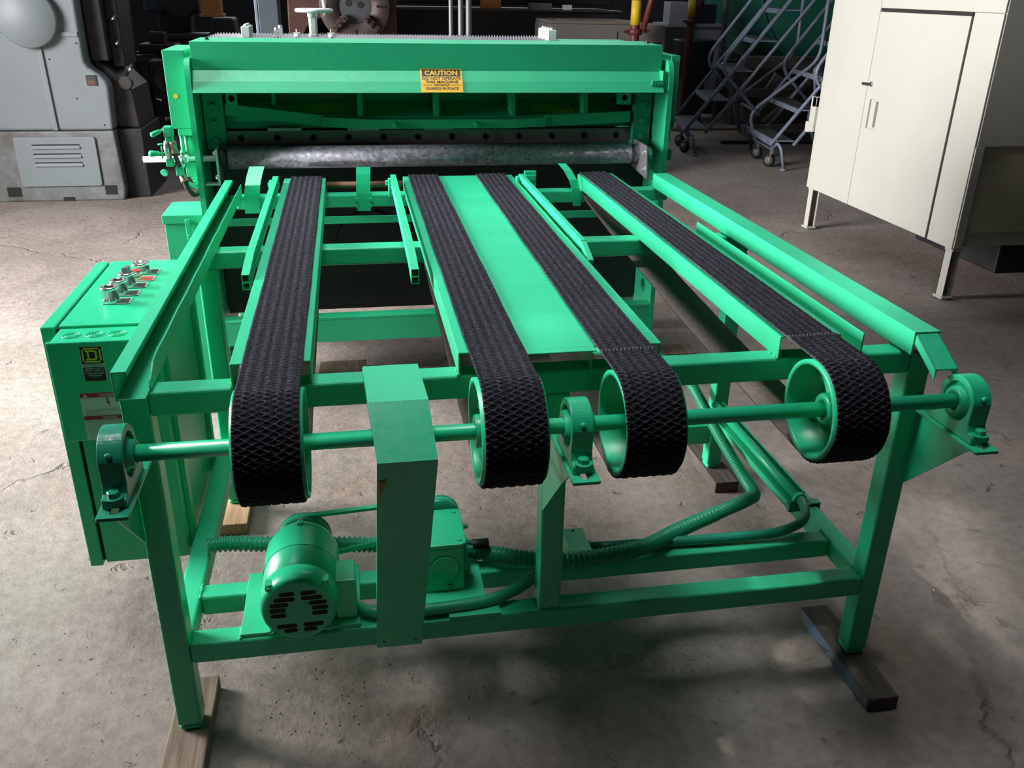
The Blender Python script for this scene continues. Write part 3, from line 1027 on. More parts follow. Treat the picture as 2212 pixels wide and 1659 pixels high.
# slots of the fan cover, dark openings cut in rows either side of the middle
def slot(cx, cz, w, h):
    r = h / 2
    pts = []
    for k in range(7):
        a = -math.pi / 2 + math.pi * k / 6
        pts.append((mx_ + cx + w / 2 - r + r * math.cos(a), mz + cz + r * math.sin(a)))
    for k in range(7):
        a = math.pi / 2 + math.pi * k / 6
        pts.append((mx_ + cx - w / 2 + r + r * math.cos(a), mz + cz + r * math.sin(a)))
    return pts
rows = [(.044, .008, .036), (.031, .008, .047), (.018, .022, .056), (.005, .028, .058), (-.008, .028, .056), (-.036, .008, .046), (-.048, .008, .032)]
for z, xi, xo in rows:
    for sgn in (-1, 1):
        build('vent_slot', MB().prism(slot(sgn * (xi + xo) / 2, z, xo - xi + .004, .0098), 'y', -0.0347, -0.0325), M_slot, fc)
for a in (45, 135, 225, 315):
    x = mx_ + .079 * math.cos(math.radians(a)); z = mz + .079 * math.sin(math.radians(a))
    hb = MB(); hexbolt(hb, (x, -0.024, z), (0, -1, 0), .0055, .005)
    hb.box(x - .008, x + .008, -0.024, -.004, z - .008, z + .008)
    build('cover_lug', hb, G, mt, bevel=0.001)
build('lifting_lug', MB().box(mx_ - .007, mx_ + .007, .165, .182, mz + .072, mz + .086), G, mt, bevel=0.003)
build('terminal_box', MB().box(0.357, 0.402, 0.022, 0.10, 0.288, 0.388), G, mt, bevel=0.003)
build('name_plate', MB().lathe([(0.09, .0812), (0.16, .0812)], (mx_, 0, mz), 'y', 64, caps=False), G, mt)
mp = MB().lathe([(.232, .018), (.232, .058), (.236, .063), (.240, .063), (.247, .052), (.254, .063), (.258, .063), (.262, .058), (.262, .018)], (mx_, 0, mz - .008), 'y', 48, closed=True)
build('sheave', mp, M_green_dark, mt)
build('motor_shaft', MB().cyl((mx_, .205, mz - .008), (mx_, .275, mz - .008), .010, 16), M_dark, mt)
# V belt from the motor to the gearbox
vb = MB()
c1, r1_, c2, r2_ = (mx_, mz - .008), .060, (0.605, .392), .041
dx, dz = c2[0] - c1[0], c2[1] - c1[1]
D = math.hypot(dx, dz); aa = math.atan2(dz, dx); bb = math.acos((r1_ - r2_) / D)
loop = []
for k in range(21):
    t = aa + bb + (2 * math.pi - 2 * bb) * k / 20
    loop.append((c1[0] + r1_ * math.cos(t), c1[1] + r1_ * math.sin(t), math.cos(t), math.sin(t)))
for k in range(15):
    t = aa - bb + (2 * bb) * k / 14
    loop.append((c2[0] + r2_ * math.cos(t), c2[1] + r2_ * math.sin(t), math.cos(t), math.sin(t)))
n = len(loop); vs = []
for (x, z, nx, nz) in loop:
    vs += [(x - nx * .006, .243, z - nz * .006), (x - nx * .006, .251, z - nz * .006), (x + nx * .003, .254, z + nz * .003), (x + nx * .003, .240, z + nz * .003)]
fs = []
for i in range(n):
    b0, b1 = 4 * i, 4 * ((i + 1) % n)
    fs += [(b0 + k, b0 + (k + 1) % 4, b1 + (k + 1) % 4, b1 + k) for k in range(4)]
vb.add(vs, fs)
vbo = build('drive_belt', vb, M_green_rough, mt, 'V-belt painted over green')

# ------------------------------------------------------------ gearbox
gb = thing('gearbox', (0.61, 0.15, Z1), 'square green gearbox behind the chain guard, right of the motor', 'gearbox')
build('base_flange', MB().box(0.54, 0.69, 0.02, 0.235, Z1 + .0005, Z1 + .012), M_green_rough, gb, bevel=0.002)
build('body', MB().box(0.553, 0.645, 0.085, 0.225, Z1 + .012, 0.405), G, gb, bevel=0.006, seg=3)
def rrect(x0, x1, y0, y1, r, n=5):
    pts = []
    for cx, cy, a0 in ((x1 - r, y1 - r, 0), (x0 + r, y1 - r, 90), (x0 + r, y0 + r, 180), (x1 - r, y0 + r, 270)):
        for k in range(n + 1):
            a = math.radians(a0 + 90 * k / n)
            pts.append((cx + r * math.cos(a), cy + r * math.sin(a)))
    return pts
build('top_cover', MB().prism(rrect(0.548, 0.650, 0.082, 0.232, .014), 'z', 0.405, 0.414), G, gb, bevel=0.002)
for x, y in ((0.635, 0.10), (0.635, 0.215), (0.562, .10), (.562, .215)):
    build('screw', MB().lathe([(0, .006), (.0025, .006), (.003, .004)], (x, y, .414), 'z', 14), G, gb)
build('bearing_cap', MB().lathe([(0, .034), (-.003, .034), (-.004, .031)], (0.60, .085, 0.348), 'y', 36), G, gb)
build('drain_plug', MB().lathe([(0, .007), (-.004, .006)], (0.612, .085, 0.30), 'y', 10), M_green_dark, gb)
build('input_sheave', MB().lathe([(.232, .014), (.232, .044), (.240, .047), (.247, .037), (.254, .047), (.262, .044), (.262, .014)], (0.605, 0, .392), 'y', 40, closed=True), M_green_dark, gb)
build('side_cap', MB().lathe([(0, .045), (.010, .043), (.012, .038)], (0.645, .15, 0.345), 'x', 32), G, gb)
for y, z in ((.105, .385), (.125, .39), (.195, .385), (.105, .305), (.195, .305)):
    hb = MB(); hexbolt(hb, (0.655, y, z), (1, 0, 0), .0055, .009)
    build('bolt', hb, M_green_dark, gb)
build('shaft_stub', MB().cyl((0.655, .19, 0.335), (0.715, .19, 0.335), .013, 16), M_dark, gb)

# ------------------------------------------------------------ conduits, hoses and small boxes on the lower frame
P1, R1 = corrugate(smooth_path([(0.045, 0.33, 0.30), (0.10, 0.335, 0.298), (0.2, 0.325, 0.293), (0.36, 0.30, 0.293), (0.5, 0.275, 0.293), (0.67, 0.225, 0.295), (0.80, 0.140, 0.318),
                               (0.93, 0.105, 0.328), (1.08, 0.135, 0.322), (1.20, 0.225, 0.297), (1.33, 0.285, 0.30)], 10), 0.0175, 0.0125, 0.0038)
ho = solo('corrugated_conduit', MB().tube(P1, R1, 14), M_hose, 'thick corrugated green conduit snaking along the lower frame from under the cabinet', 'conduit')
hx = build('fitting', MB(), None) if False else None
P2 = fillet([(1.325, 0.282, 0.30), (1.428, 0.33, 0.300), (1.528, 0.45, 0.239), (1.565, 0.60, 0.200), (1.545, 0.78, 0.26), (1.535, 1.03, 0.34), (1.48, 1.15, 0.38), (1.38, 1.25, 0.37), (1.2, 1.45, 0.30)], 0.06, 6)
P2r, R2r = corrugate(P2, 0.0165, 0.009, 0.0022)
solo('flexible_conduit', MB().tube(P2r, R2r, 14), M_hose, 'ribbed green conduit rising behind the right lower beam to the shear', 'conduit')
P3 = fillet([(0.972, 0.205, 0.287), (1.30, 0.190, 0.290), (1.47, 0.188, 0.292), (1.562, 0.225, 0.300), (1.588, 0.315, 0.301)], 0.07, 8)
jb = thing('outlet_box', (0.933, 0.186, Z1), 'flat green outlet box lying on the second lower beam beside the middle leg', 'junction box')
build('box_body', MB().box(0.908, 0.958, 0.133, 0.240, Z1, 0.318), G, jb, bevel=0.003)
build('cover', MB().box(0.906, 0.960, 0.131, 0.242, 0.318, 0.322), G, jb, bevel=0.0015)
for x, y in ((0.933, 0.14), (0.933, 0.233)):
    build('screw', MB().lathe([(0, .004), (.002, .004), (.0025, .002)], (x, y, .322), 'z', 10), M_green_dark, jb)
build('connector', MB().cyl((0.958, 0.205, 0.293), (0.975, 0.205, 0.290), .013, 14), M_green_dark, jb)
solo('smooth_conduit', MB().tube(P3, 0.0125, 14), M_green_dark, 'thin smooth conduit from the outlet box bending up onto the right beam', 'conduit')
P4 = smooth_path([(0.39, 0.06, 0.291), (0.45, 0.025, 0.292), (0.56, 0.020, 0.292), (0.69, 0.030, 0.293), (0.76, 0.062, 0.292), (0.815, 0.105, 0.29), (0.88, 0.14, 0.292)], 8)
solo('motor_conduit', MB().tube(P4, 0.0135, 14), M_hose, 'smooth green conduit curving from the motor box behind the middle leg', 'conduit')
mb = MB().box(0.60, 0.715, -0.004, 0.02, Z1 + .0005, Z1 + .010)
build('slotted_tie_plate', mb, M_green_rough, tb, bevel=0.001)
# rigid conduit run clipped along the right lower beam
cd = thing('rigid_conduit_run', (1.60, 0.62, Z1), 'straight conduit clipped in an angle on top of the right lower beam', 'conduit')
build('angle_iron', MB().box(1.565, 1.640, 0.330, 0.93, Z1 + .0005, Z1 + .005).box(1.612, 1.616, 0.35, 0.93, Z1 + .005, Z1 + .03), G, cd, bevel=0.001)
build('pipe', MB().cyl((1.590, 0.315, 0.2945), (1.590, 0.93, 0.2945), .0135, 16), G, cd)
build('end_block', MB().box(1.558, 1.645, 0.318, 0.332, 0.262, 0.283).box(1.62, 1.650, 0.318, 0.345, 0.262, 0.285), M_green_dark, cd, bevel=0.002)
cl = MB().lathe([(0.322, .0150), (0.322, .0185), (0.336, .0185), (0.336, .0150)], (1.590, 0, 0.2945), 'y', 28, closed=True)
build('clamp', cl, G, cd)
hb = MB(); hexbolt(hb, (1.566, .328, .283), (0, 0, 1), .006, .006)
build('bolt', hb, M_green_dark, cd)

# ------------------------------------------------------------ wood blocks under the feet
def block(x0, x1, y0, y1, m, label, z1=ZB, rot=0.0, taper=0.0, name='wood_block'):
    mb = MB()
    n = 9
    vs, fs = [], []
    for k in range(n):
        t = k / (n - 1)
        y = y0 + (y1 - y0) * t
        j = [random.uniform(-.0015, .0015) for _ in range(4)]
        vs += [(x0 + j[0], y, 0), (x1 + j[1], y, 0), (x1 + j[2], y, z1 - abs(j[2]) * .2), (x0 + j[3], y, z1 - abs(j[3]) * .2)]
    for k in range(n - 1):
        b = 4 * k
        fs += [(b + i, b + (i + 1) % 4, b + 4 + (i + 1) % 4, b + 4 + i) for i in range(4)]
    fs += [(3, 2, 1, 0), (4 * n - 4, 4 * n - 3, 4 * n - 2, 4 * n - 1)]
    mb.add(vs, fs)
    o = solo(name, mb, m, label, 'wood block', 'wood blocks under the machine feet', bevel=0.003)
    o.rotation_euler = (0, 0, rot)
    return o
block(-0.022, 0.066, -0.30, 0.170, M_wood, 'weathered plank offcut under the front left table leg', z1=.0395)
b2 = block(1.570, 1.647, -0.148, 0.196, M_wood_dark, 'dark grey block with one blue side under the front right table leg', z1=.0395)
bp_ = MB().box(-.0392, -.0385, -0.165, 0.165, 0.003, 0.036)
build('blue_painted_side', bp_, M_bluepaint, None).parent = b2
b2.children[0]['label'] = 'flaking blue paint'
block(1.590, 1.672, 0.85, 1.36, M_wood_dark, 'brown wood block under the rear right table leg', z1=.0395)
block(-0.03, 0.068, 0.83, 1.18, M_wood_pale, 'pale pine block under the rear left table leg', z1=.0395)
block(0.255, 0.455, 1.84, 2.12, M_wood, 'flat board lying on the floor under the shear, left of centre', z1=.03, name='floor_board')
block(0.80, 1.06, 1.86, 2.10, M_wood, 'flat board lying on the floor under the wide plate', z1=.03, name='floor_board')
block(1.80, 1.97, 2.02, 2.14, M_wood, 'small flat board on the floor right of the shear', z1=.02, name='floor_board')

# ================================================================== CONTROL CABINET
cc = thing('control_cabinet', (-0.13, 0.66, 0.226), 'green steel control cabinet with push buttons on top, hung on the left of the table', 'cabinet')
cx0, cx1, cy0, cy1, cz0, cz1 = -0.214, -0.012, 0.400, 0.905, 0.226, 0.854
build('body', MB().box(cx0 + .004, cx1, cy0, cy1, cz0 + .003, cz1), G, cc, bevel=0.003)
build('door', MB().box(cx0 - .034, cx0 - .004, cy0 - .002, cy1 + .002, cz0 - .004, cz1 - .001), G, cc, bevel=0.003)
build('door_gasket', MB().box(cx0 - .004, cx0 + .004, cy0 + .006, cy1 - .006, cz0 + .008, cz1 - .010), M_slot, cc)
for ya in (cy0 + .04, cy1 - .07):
    build('mounting_strap', MB().box(cx1, -.0005, ya, ya + .03, cz0, cz1 - .05), G, cc, bevel=0.001)
M_btnring = mat('bright_button_metal', (0.8, 0.8, 0.8), 0.22, 0.9)
M_grey_knob = mat('grey_knob', (0.16, 0.16, 0.17), 0.4)
for i, (bx, by, kind, h, r) in enumerate([(-.134, .556, 'key', .039, .0205), (-.127, .615, 'key', .037, .0200), (-.121, .676, 'lever', .036, .0200), (-.113, .732, 'red', .020, .0155), (-.112, .792, 'flush', .028, .0225)]):
    pl = build('legend_plate', MB().box(bx - .014, bx + .044, by - .021, by + .021, cz1, cz1 + .0015), M_plate_red if kind == 'red' else M_plate_black, cc,
               'red legend plate' if kind == 'red' else None, bevel=0.0)
    fr = MB().box(bx + .0415, bx + .044, by - .021, by + .021, cz1 + .0015, cz1 + .002).box(bx - .014, bx + .044, by - .021, by - .019, cz1 + .0015, cz1 + .002).box(bx - .014, bx + .044, by + .019, by + .021, cz1 + .0015, cz1 + .002)
    build('plate_border', fr, M_label_white, pl)
    b = build('push_button' if kind in ('red', 'flush') else 'selector_switch',
              MB().lathe([(0.001, r * 1.06), (.007, r * 1.06), (.0075, r)], (bx, by, cz1), 'z', 8, smooth=False)
              .lathe([(.0075, r * .98), (h - .008, r * .95), (h - .0075, r * 1.02), (h - .003, r * 1.02), (h, r * .9), (h, r * .62), (h - .003, r * .58)], (bx, by, cz1), 'z', 28), M_btnring, cc)
    if kind == 'key':
        build('slot_insert', MB().box(bx - r * .5, bx + r * .5, by - .0022, by + .0022, cz1 + h - .003, cz1 + h + .001), M_ink, b)
    elif kind == 'lever':
        build('knob', MB().prism([(bx - .008, by - .012), (bx + .006, by - .012), (bx + .010, by + .010), (bx - .004, by + .014)], 'z', cz1 + h - .003, cz1 + h + .014), M_grey_knob, b, bevel=0.003)
    elif kind == 'red':
        build('red_cap', MB().lathe([(h - .004, r * .85), (h + .003, r * .85), (h + .004, r * .7)], (bx, by, cz1), 'z', 24), M_red, b)
    else:
        build('dark_lens', MB().lathe([(h - .006, r * .6), (h - .004, r * .6)], (bx, by, cz1), 'z', 24), M_grey_knob, b)

# safety switch box on the front of the cabinet, with its stickers
sw = thing('safety_switch_box', (-0.125, 0.355, 0.614), 'green safety switch box on the cabinet front, with a yellow D emblem and danger label', 'switch box')
sx0, sx1, sy0, sy1, sz0, sz1 = -0.213, -0.038, 0.309, 0.3995, 0.614, 0.848
build('box', MB().box(sx0 + .006, sx1 - .004, sy0 + .004, sy1, sz0 + .004, sz1), G, sw, bevel=0.003)
build('cover', MB().box(sx0, sx1, sy0, sy0 + .010, sz0, sz1 + .001), G, sw, bevel=0.003)
for kx in (-.172, -.124, -.078):
    ko = MB()
    for r in (.0085, .0135, .0185):
        ko.lathe([(sz1 - .0002, r), (sz1 + .0016, r - .0006), (sz1 + .0016, r - .0014), (sz1 - .0002, r - .0020)], (kx, 0.352, 0), 'z', 36, closed=True)
    build('knockout', ko, G, sw)
fy = lambda d: (lambda u, v: (u, sy0 - d, v))
def fac(mb, x0, x1, z0, z1, d):
    return quadmap(mb, x0, x1, z0, z1, fy(d))
st = build('maker_sticker', fac(MB(), -.148, -.1025, .7575, .838, .0004), M_label_white, sw, 'black and white sticker with a yellow square emblem', fix=False)
build('sticker_black_ground', fac(fac(MB(), -.147, -.1035, .7985, .8372, .0008), -.147, -.1035, .7583, .7905, .0008), M_ink, st, fix=False)
ye = MB()
ex0, ex1, ez0, ez1 = -.1445, -.106, .8010, .8350
for a, b, c, d in ((ex0, ex1, ez1 - .0036, ez1), (ex0, ex1, ez0, ez0 + .0036), (ex0, ex0 + .0036, ez0, ez1), (ex1 - .0036, ex1, ez0, ez1)):
    fac(ye, a, b, c, d, .0012)
# slab-serif D
def polyD():
    o = [(-.1372, .8065), (-.1185, .8065), (-.1140, .8100), (-.1140, .8265), (-.1185, .8298), (-.1372, .8298), (-.1372, .8262), (-.1340, .8262), (-.1340, .8100), (-.1372, .8100)]
    h = [(-.1300, .8102), (-.1200, .8102), (-.1180, .8120), (-.1180, .8243), (-.1200, .8260), (-.1300, .8260)]
    return o, h
o_, h_ = polyD()
ye.plate(o_, [h_], 'y', sy0 - .0012, sy0 - .0014)
build('yellow_emblem', ye, M_label_yellow, st, fix=False)
tx = MB()
decal_text(tx, 'SQUARE D', .040, .0046, -.1252, .7922, fy(.0009), .012)
build('sticker_name', tx, M_ink, st, fix=False)
tx = MB()
for s_, w_, z_ in (('GENERAL DUTY', .038, .7855), ('SAFETY SWITCH', .039, .7805), ('INTERRUPTOR DE', .038, .7745), ('SEGURIDAD', .026, .7695)):
    decal_text(tx, s_, w_, .0034, -.1252, z_, fy(.0012), .01)
decal_text(tx, '240 VOLT', .012, .0018, -.1252, .7662, fy(.0012))
build('sticker_lines', tx, M_label_white, st, fix=False)
dl = build('danger_label', fac(MB(), -.166, -.056, .617, .7305, .0004), M_label_white, sw, 'white danger label with two red bands', fix=False)
build('red_band', fac(fac(MB(), -.165, -.057, .7195, .7300, .0008), -.165, -.057, .6655, .6745, .0008), M_label_red, dl, fix=False)
bolt_ = [(-.1115, .7175), (-.1075, .7175), (-.1090, .7080), (-.1050, .7080), (-.1078, .6955), (-.1072, .7035), (-.1125, .7035)]
build('lightning_bolt', MB().prism([(x, z) for x, z in bolt_], 'y', sy0 - .0006, sy0 - .0010), M_label_red, dl)
tx = MB()
decal_text(tx, 'DANGER', .030, .0060, -.110, .7217, fy(.0012), .01)
decal_text(tx, 'PELIGRO', .030, .0058, -.110, .6672, fy(.0012), .01)
quadmap(tx, -.159, -.1500, .7212, .7212, fy(.0012))
tx.add([(-.159, sy0 - .0012, .7210), (-.149, sy0 - .0012, .7210), (-.154, sy0 - .0012, .7285)], [(0, 1, 2)])
build('band_words', tx, M_label_white, dl, fix=False)
tx = MB()
zz = .6900
eng = ['HAZARD OF ELECTRIC SHOCK, BURN OR EXPLOSION', 'Failure to follow these instructions', 'Turn off power before installing fuses or making load', 'side connections', 'Replace cover before turning power on',
       'Do not use renewable fuses in fused switches', 'Use only copper conductors']
for s_ in eng:
    w_ = min(.100, .0021 * len(s_))
    decal_text(tx, s_, w_, .0019, -.161 + w_ / 2, zz, fy(.0009), .01); zz -= .0031
zz = .6615
spa = ['PELIGRO DE DESCARGA ELECTRICA O EXPLOSION', 'Desconecte la energia antes de instalar fusibles', 'o hacer conexiones en el lado de la carga', 'Vuelva a colocar la cubierta antes de energizar', 'No use fusibles renovables en este interruptor',
       'Use solo conductores de cobre', 'en todas las conexiones', 'El incumplimiento de estas instrucciones', 'puede causar lesiones serias', 'o la muerte', 'UL']
for s_ in spa:
    w_ = min(.100, .0021 * len(s_))
    decal_text(tx, s_, w_, .0019, -.160 + w_ / 2, zz, fy(.0009), .01); zz -= .0038
build('small_print', tx, M_ink, dl, fix=False)
tx = MB(); decal_text(tx, 'ON', .014, .008, -.060, .829, fy(.0004), 0.0)
build('embossed_word', tx, M_green_dark, sw, fix=False)

# lidded box standing beside the shear, back left
lb = thing('lidded_box', (-0.178, 1.915, 0.0), 'plain green steel box with a hasp and lid, between cabinet and shear', 'box')
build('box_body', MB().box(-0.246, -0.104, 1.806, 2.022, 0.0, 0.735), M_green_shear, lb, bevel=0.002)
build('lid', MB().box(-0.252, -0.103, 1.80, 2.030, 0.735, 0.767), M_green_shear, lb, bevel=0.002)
build('hasp', MB().box(-0.172, -0.155, 1.793, 1.799, 0.690, 0.752).box(-.170, -.157, 1.790, 1.795, .675, .695), M_green_shear, lb, bevel=0.003)
build('hasp_staple', MB().box(-0.150, -0.122, 1.780, 1.8055, 0.672, 0.676), M_green_shear, lb)

# ================================================================== THE SHEAR
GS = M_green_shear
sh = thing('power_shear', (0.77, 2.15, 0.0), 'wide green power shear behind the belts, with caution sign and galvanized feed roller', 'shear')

def side_plate(x0, x1, holes, name='side_plate'):
    y0, y1 = 1.75, 2.55
    r = .075
    out = [(y0, 0.22), (2.0, .22), (2.0, 0.0), (2.10, 0), (2.10, .22), (y1 - .12, .22), (y1 - .12, 0.0), (y1, 0.0), (y1, 1.18), (y1 - .1, 1.30)]
    for k in range(9):
        a = math.radians(90 + 90 * k / 8)
        out.append((y0 + r * .55 + r * .55 * math.cos(a), 1.310 - r + r * math.sin(a)))
    return build(name, MB().plate(out, [circ(a, b, .029, 24) for a, b in holes], 'x', x0, x1), GS, sh)
side_plate(-.1005, -.082, [(2.055, .425), (1.865, .428)])
side_plate(1.6245, 1.6435, [(2.05, .415), (1.86, .412)])
# front cover, bent
cov = [(2.06, 1.352), (2.06, 1.362), (1.80, 1.362), (1.80, 1.270), (1.767, 1.234), (1.745, 1.200), (1.760, 1.198)]
cv = MB()
cv.sheet(cov, 'x', -0.0805, 1.6075, 0.003)
# upper ends closed, lower band fits between the plates
build('front_cover', cv, GS, sh, bevel=0.0008)
cend = [(2.06, 1.20), (2.06, 1.359), (1.803, 1.359), (1.803, 1.20)]
build('cover_end', MB().prism(cend, 'x', -0.0795, -0.0770).prism(cend, 'x', 1.6040, 1.6065), GS, sh)
build('cover_tab', MB().box(1.5600, 1.6060, 1.752, 1.760, 1.225, 1.242).box(1.600, 1.6060, 1.755, 1.80, 1.225, 1.275), GS, sh, bevel=0.002)
for x in (-0.03, 1.565):
    hb = MB(); hexbolt(hb, (x, 1.86, 1.365), (0, 0, 1), .006, .006)
    build('cover_bolt', hb, M_dark, sh)
# side post boxes
build('side_box', MB().box(-0.1735, -0.1010, 1.80, 2.09, 1.074, 1.334), GS, sh, bevel=0.002)
build('side_box', MB().box(1.6440, 1.6800, 1.80, 2.00, 1.064, 1.326), GS, sh, bevel=0.002)
build('yellow_dot', MB().lathe([(0, .0085), (-.001, .0085)], (-.147, 1.7995, 1.184), 'y', 20), M_yellow, sh, 'small round orange dot')
# caution sign following the bent cover
PR_ = [(1.7425, 1.2005), (1.7645, 1.2345), (1.7975, 1.2705), (1.7975, 1.30)]
LN = [0]
for i in range(1, 4):
    LN.append(LN[-1] + math.hypot(PR_[i][0] - PR_[i - 1][0], PR_[i][1] - PR_[i - 1][1]))
def signfn(d):
    def f(u, v):
        for i in range(3):
            if v <= LN[i + 1] or i == 2:
                t = (v - LN[i]) / (LN[i + 1] - LN[i])
                y = PR_[i][0] + (PR_[i + 1][0] - PR_[i][0]) * t; z = PR_[i][1] + (PR_[i + 1][1] - PR_[i][1]) * t
                return (u, y - d, z + d * .6)
    return f
H0 = LN[2] + .006
sg0, sg1 = .702, .852
sgn = MB()
vs_ = [0.001, LN[1], LN[2], H0]
for i in range(3):
    quadmap(sgn, sg0, sg1, vs_[i], vs_[i + 1] - 1e-6, signfn(.0006))
sgn_o = build('caution_sign', sgn, M_yellow, sh, 'yellow caution sign with black lettering', fix=False)
blk = MB()
quadmap(blk, sg0 + .006, sg1 - .006, H0 - .031, LN[2] - 1e-6, signfn(.0012)); quadmap(blk, sg0 + .006, sg1 - .006, LN[2] + 1e-6, H0 - .003, signfn(.0012))
build('sign_header', blk, M_ink, sgn_o, fix=False)
tx = MB(); decal_text(tx, 'CAUTION', .118, .0215, (sg0 + sg1) / 2, H0 - .0275, signfn(.0018), .03)
build('sign_title', tx, M_yellow, sgn_o, fix=False)
tx = MB()
mid = (sg0 + sg1) / 2
decal_text(tx, 'DO NOT OPERATE', .138, .0115, mid, H0 - .0455, signfn(.0012), .02)
decal_text(tx, 'THIS MACHINE', .118, .0110, mid, H0 - .0595, signfn(.0012), .02)
decal_text(tx, 'WITHOUT', .058, .0090, mid, H0 - .0715, signfn(.0012), .02)
decal_text(tx, 'GUARDS IN PLACE', .118, .0100, mid, H0 - .0845, signfn(.0012), .02)
for a, b in ((sg0 + .008, mid - .034), (mid + .034, sg1 - .008)):
    quadmap(tx, a, b, H0 - .0672, H0 - .0660, signfn(.0012))
build('sign_lines', tx, M_ink, sgn_o, fix=False)

for x0 in (0.27, 1.15):
    build('inner_warning_sticker', MB().prism([(1.93, 1.1075), (2.0, 1.1255), (2.0, 1.1265), (1.93, 1.1085)], 'x', x0, x0 + .16), M_yellow, sh, 'yellow sticker with black wording seen edge-on')
# inside of the shear: ram, ribs, hold-down, knives
build('ram_panel', MB().box(-0.075, 1.615, 2.06, 2.075, 1.045, 1.35), GS, sh)
build('ram_shelf', MB().prism([(1.905, 1.085), (2.06, 1.125), (2.06, 1.14), (1.905, 1.099)], 'x', 0.03, 1.50), GS, sh)
for x in (0.483, 0.768, 1.060, 1.346):
    build('ram_rib', MB().prism([(1.893, 1.100), (1.905, 1.100), (2.06, 1.14), (2.06, 1.22), (1.915, 1.22)], 'x', x - .008, x + .012), GS, sh, bevel=0.002)
build('ram_rib', MB().box(0.165, 0.180, 1.93, 1.945, 1.128, 1.20), GS, sh, bevel=0.002)
for x0, x1 in ((0.008, 0.046), (1.478, 1.528)):
    build('ram_lug', MB().plate([(x0, 1.14), (x1, 1.14), (x1, 1.225), (x0, 1.225)], [circ((x0 + x1) / 2, 1.165, .0115, 20)], 'y', 1.895, 1.93), GS, sh)
    build('lug_backing', MB().box(x0, x1, 1.931, 1.94, 1.14, 1.22), M_slot, sh)
build('hold_down_bar', MB().bar((0.000, 1.905, 1.127), (0.352, 1.893, 1.086), 0.014, 0.040), GS, sh, bevel=0.002)
build('hold_down_bar', MB().bar((0.338, 1.889, 1.083), (0.50, 1.883, 1.075), 0.016, 0.036).bar((0.495, 1.883, 1.0745), (1.07, 1.883, 1.073), 0.016, 0.034).bar((1.065, 1.883, 1.073), (1.19, 1.889, 1.078), 0.016, 0.034), GS, sh, bevel=0.002)
build('hold_down_bar', MB().bar((1.19, 1.893, 1.081), (1.530, 1.905, 1.094), 0.014, 0.042), GS, sh, bevel=0.002)
for x in (0.610, 0.915):
    build('hold_down_screw', MB().lathe([(0, .011), (-.008, .010), (-.008, .006), (-.018, .005)], (x, 1.875, 1.073), 'y', 8, smooth=False), GS, sh)
build('upper_knife', MB().box(-0.075, 1.60, 1.965, 1.985, 1.050, 1.10), M_green_dark, sh)
lk = build('lower_knife', MB().box(-0.075, 1.60, 1.94, 1.975, 0.990, 1.044), M_blade, sh, 'dark steel knife bar with countersunk screws')
x = 0.042
while x < 1.56:
    build('knife_screw', MB().lathe([(0, .0125), (-.0015, .0125), (-.0015, .008), (0.002, .005)], (x, 1.94, 1.018), 'y', 20), M_dark, lk)
    x += 0.1315
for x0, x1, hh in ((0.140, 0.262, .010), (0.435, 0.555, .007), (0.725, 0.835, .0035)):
    build('daylight_gap_strip', MB().box(x0, x1, 1.936, 1.965, 1.0445, 1.0445 + hh), M_white, sh, bevel=0.001)  # white strips painted in for daylight showing through the shear's slots
build('bed_front', MB().box(-0.078, 1.618, 1.965, 1.98, 0.34, 0.949), M_machine_dark, sh)  # dark material puts the interior shade into this green panel's colour
build('bed_under_panel', MB().box(-0.078, 1.618, 1.965, 2.40, 0.325, 0.339), M_dark, sh)
build('rear_panel', MB().box(-0.0815, 1.624, 2.42, 2.435, 0.30, 1.10), M_dark, sh)
build('bed_plate', MB().box(-0.078, 1.60, 1.93, 2.42, 0.95, 0.985), M_dark, sh)
build('round_access_cover', MB().lathe([(0, .135), (-.004, .135), (-.006, .128)], (0.50, 1.965, 0.60), 'y', 56), M_machine_dark, sh)
build('front_tie', MB().box(-0.080, 1.6235, 1.752, 1.770, 0.262, 0.352).prism([(1.752, .352), (1.790, .366), (1.790, .372), (1.752, .364)], 'x', -.080, 1.6235), GS, sh, bevel=0.002)
build('front_strap', MB().box(-0.080, 1.6235, 1.795, 1.803, 0.722, 0.749), GS, sh)
for x in (-.076, 1.545):
    sp = MB().box(x, x + .070, 1.90, 1.93, 0.985, 1.20)
    g_ = build('slide_gib', sp, M_green_dark, sh, bevel=0.002)
    for z in (1.02, 1.08, 1.14):
        hb = MB(); hexbolt(hb, (x + .035, 1.90, z), (0, -1, 0), .010, .012)
        build('bolt', hb, M_green_dark, g_)

# galvanized feed roller with its brackets
ro = build('feed_roller', MB().lathe([(0.002, .020), (0.002, .040), (1.522, .040), (1.522, .020)], (0, 1.85, 0.962), 'x', 64), M_galv, sh, 'galvanized steel roller')
build('roller_shaft', MB().lathe([(-0.288, .0), (-0.288, .0105), (-.012, .0105), (-.012, 0)], (0, 1.815, 0.967), 'x', 20, caps=False), M_white, sh, 'white painted shaft end')
for z, y in ((0.99, 1.80),):
    pass
bl = build('roller_bracket', MB().plate([(1.77, .885), (1.86, .885), (1.87, .95), (1.87, 1.005), (1.77, 1.005)], [circ(1.815, .967, .014, 16)], 'x', -.034, -.026).box(-.078, -.026, 1.765, 1.80, .880, .885), M_zinc, sh, 'bright zinc bracket')
build('flange_bearing', MB().lathe([(-.026, .034), (-.010, .032), (-.006, .026), (.0, .022)], (0, 1.83, .967), 'x', 28), M_dark, bl)
for y, z in ((1.79, .99), (1.79, .905), (1.85, .905)):
    hb = MB(); hexbolt(hb, (-.034, y, z), (-1, 0, 0), .007, .008)
    build('bolt', hb, M_zinc, bl)
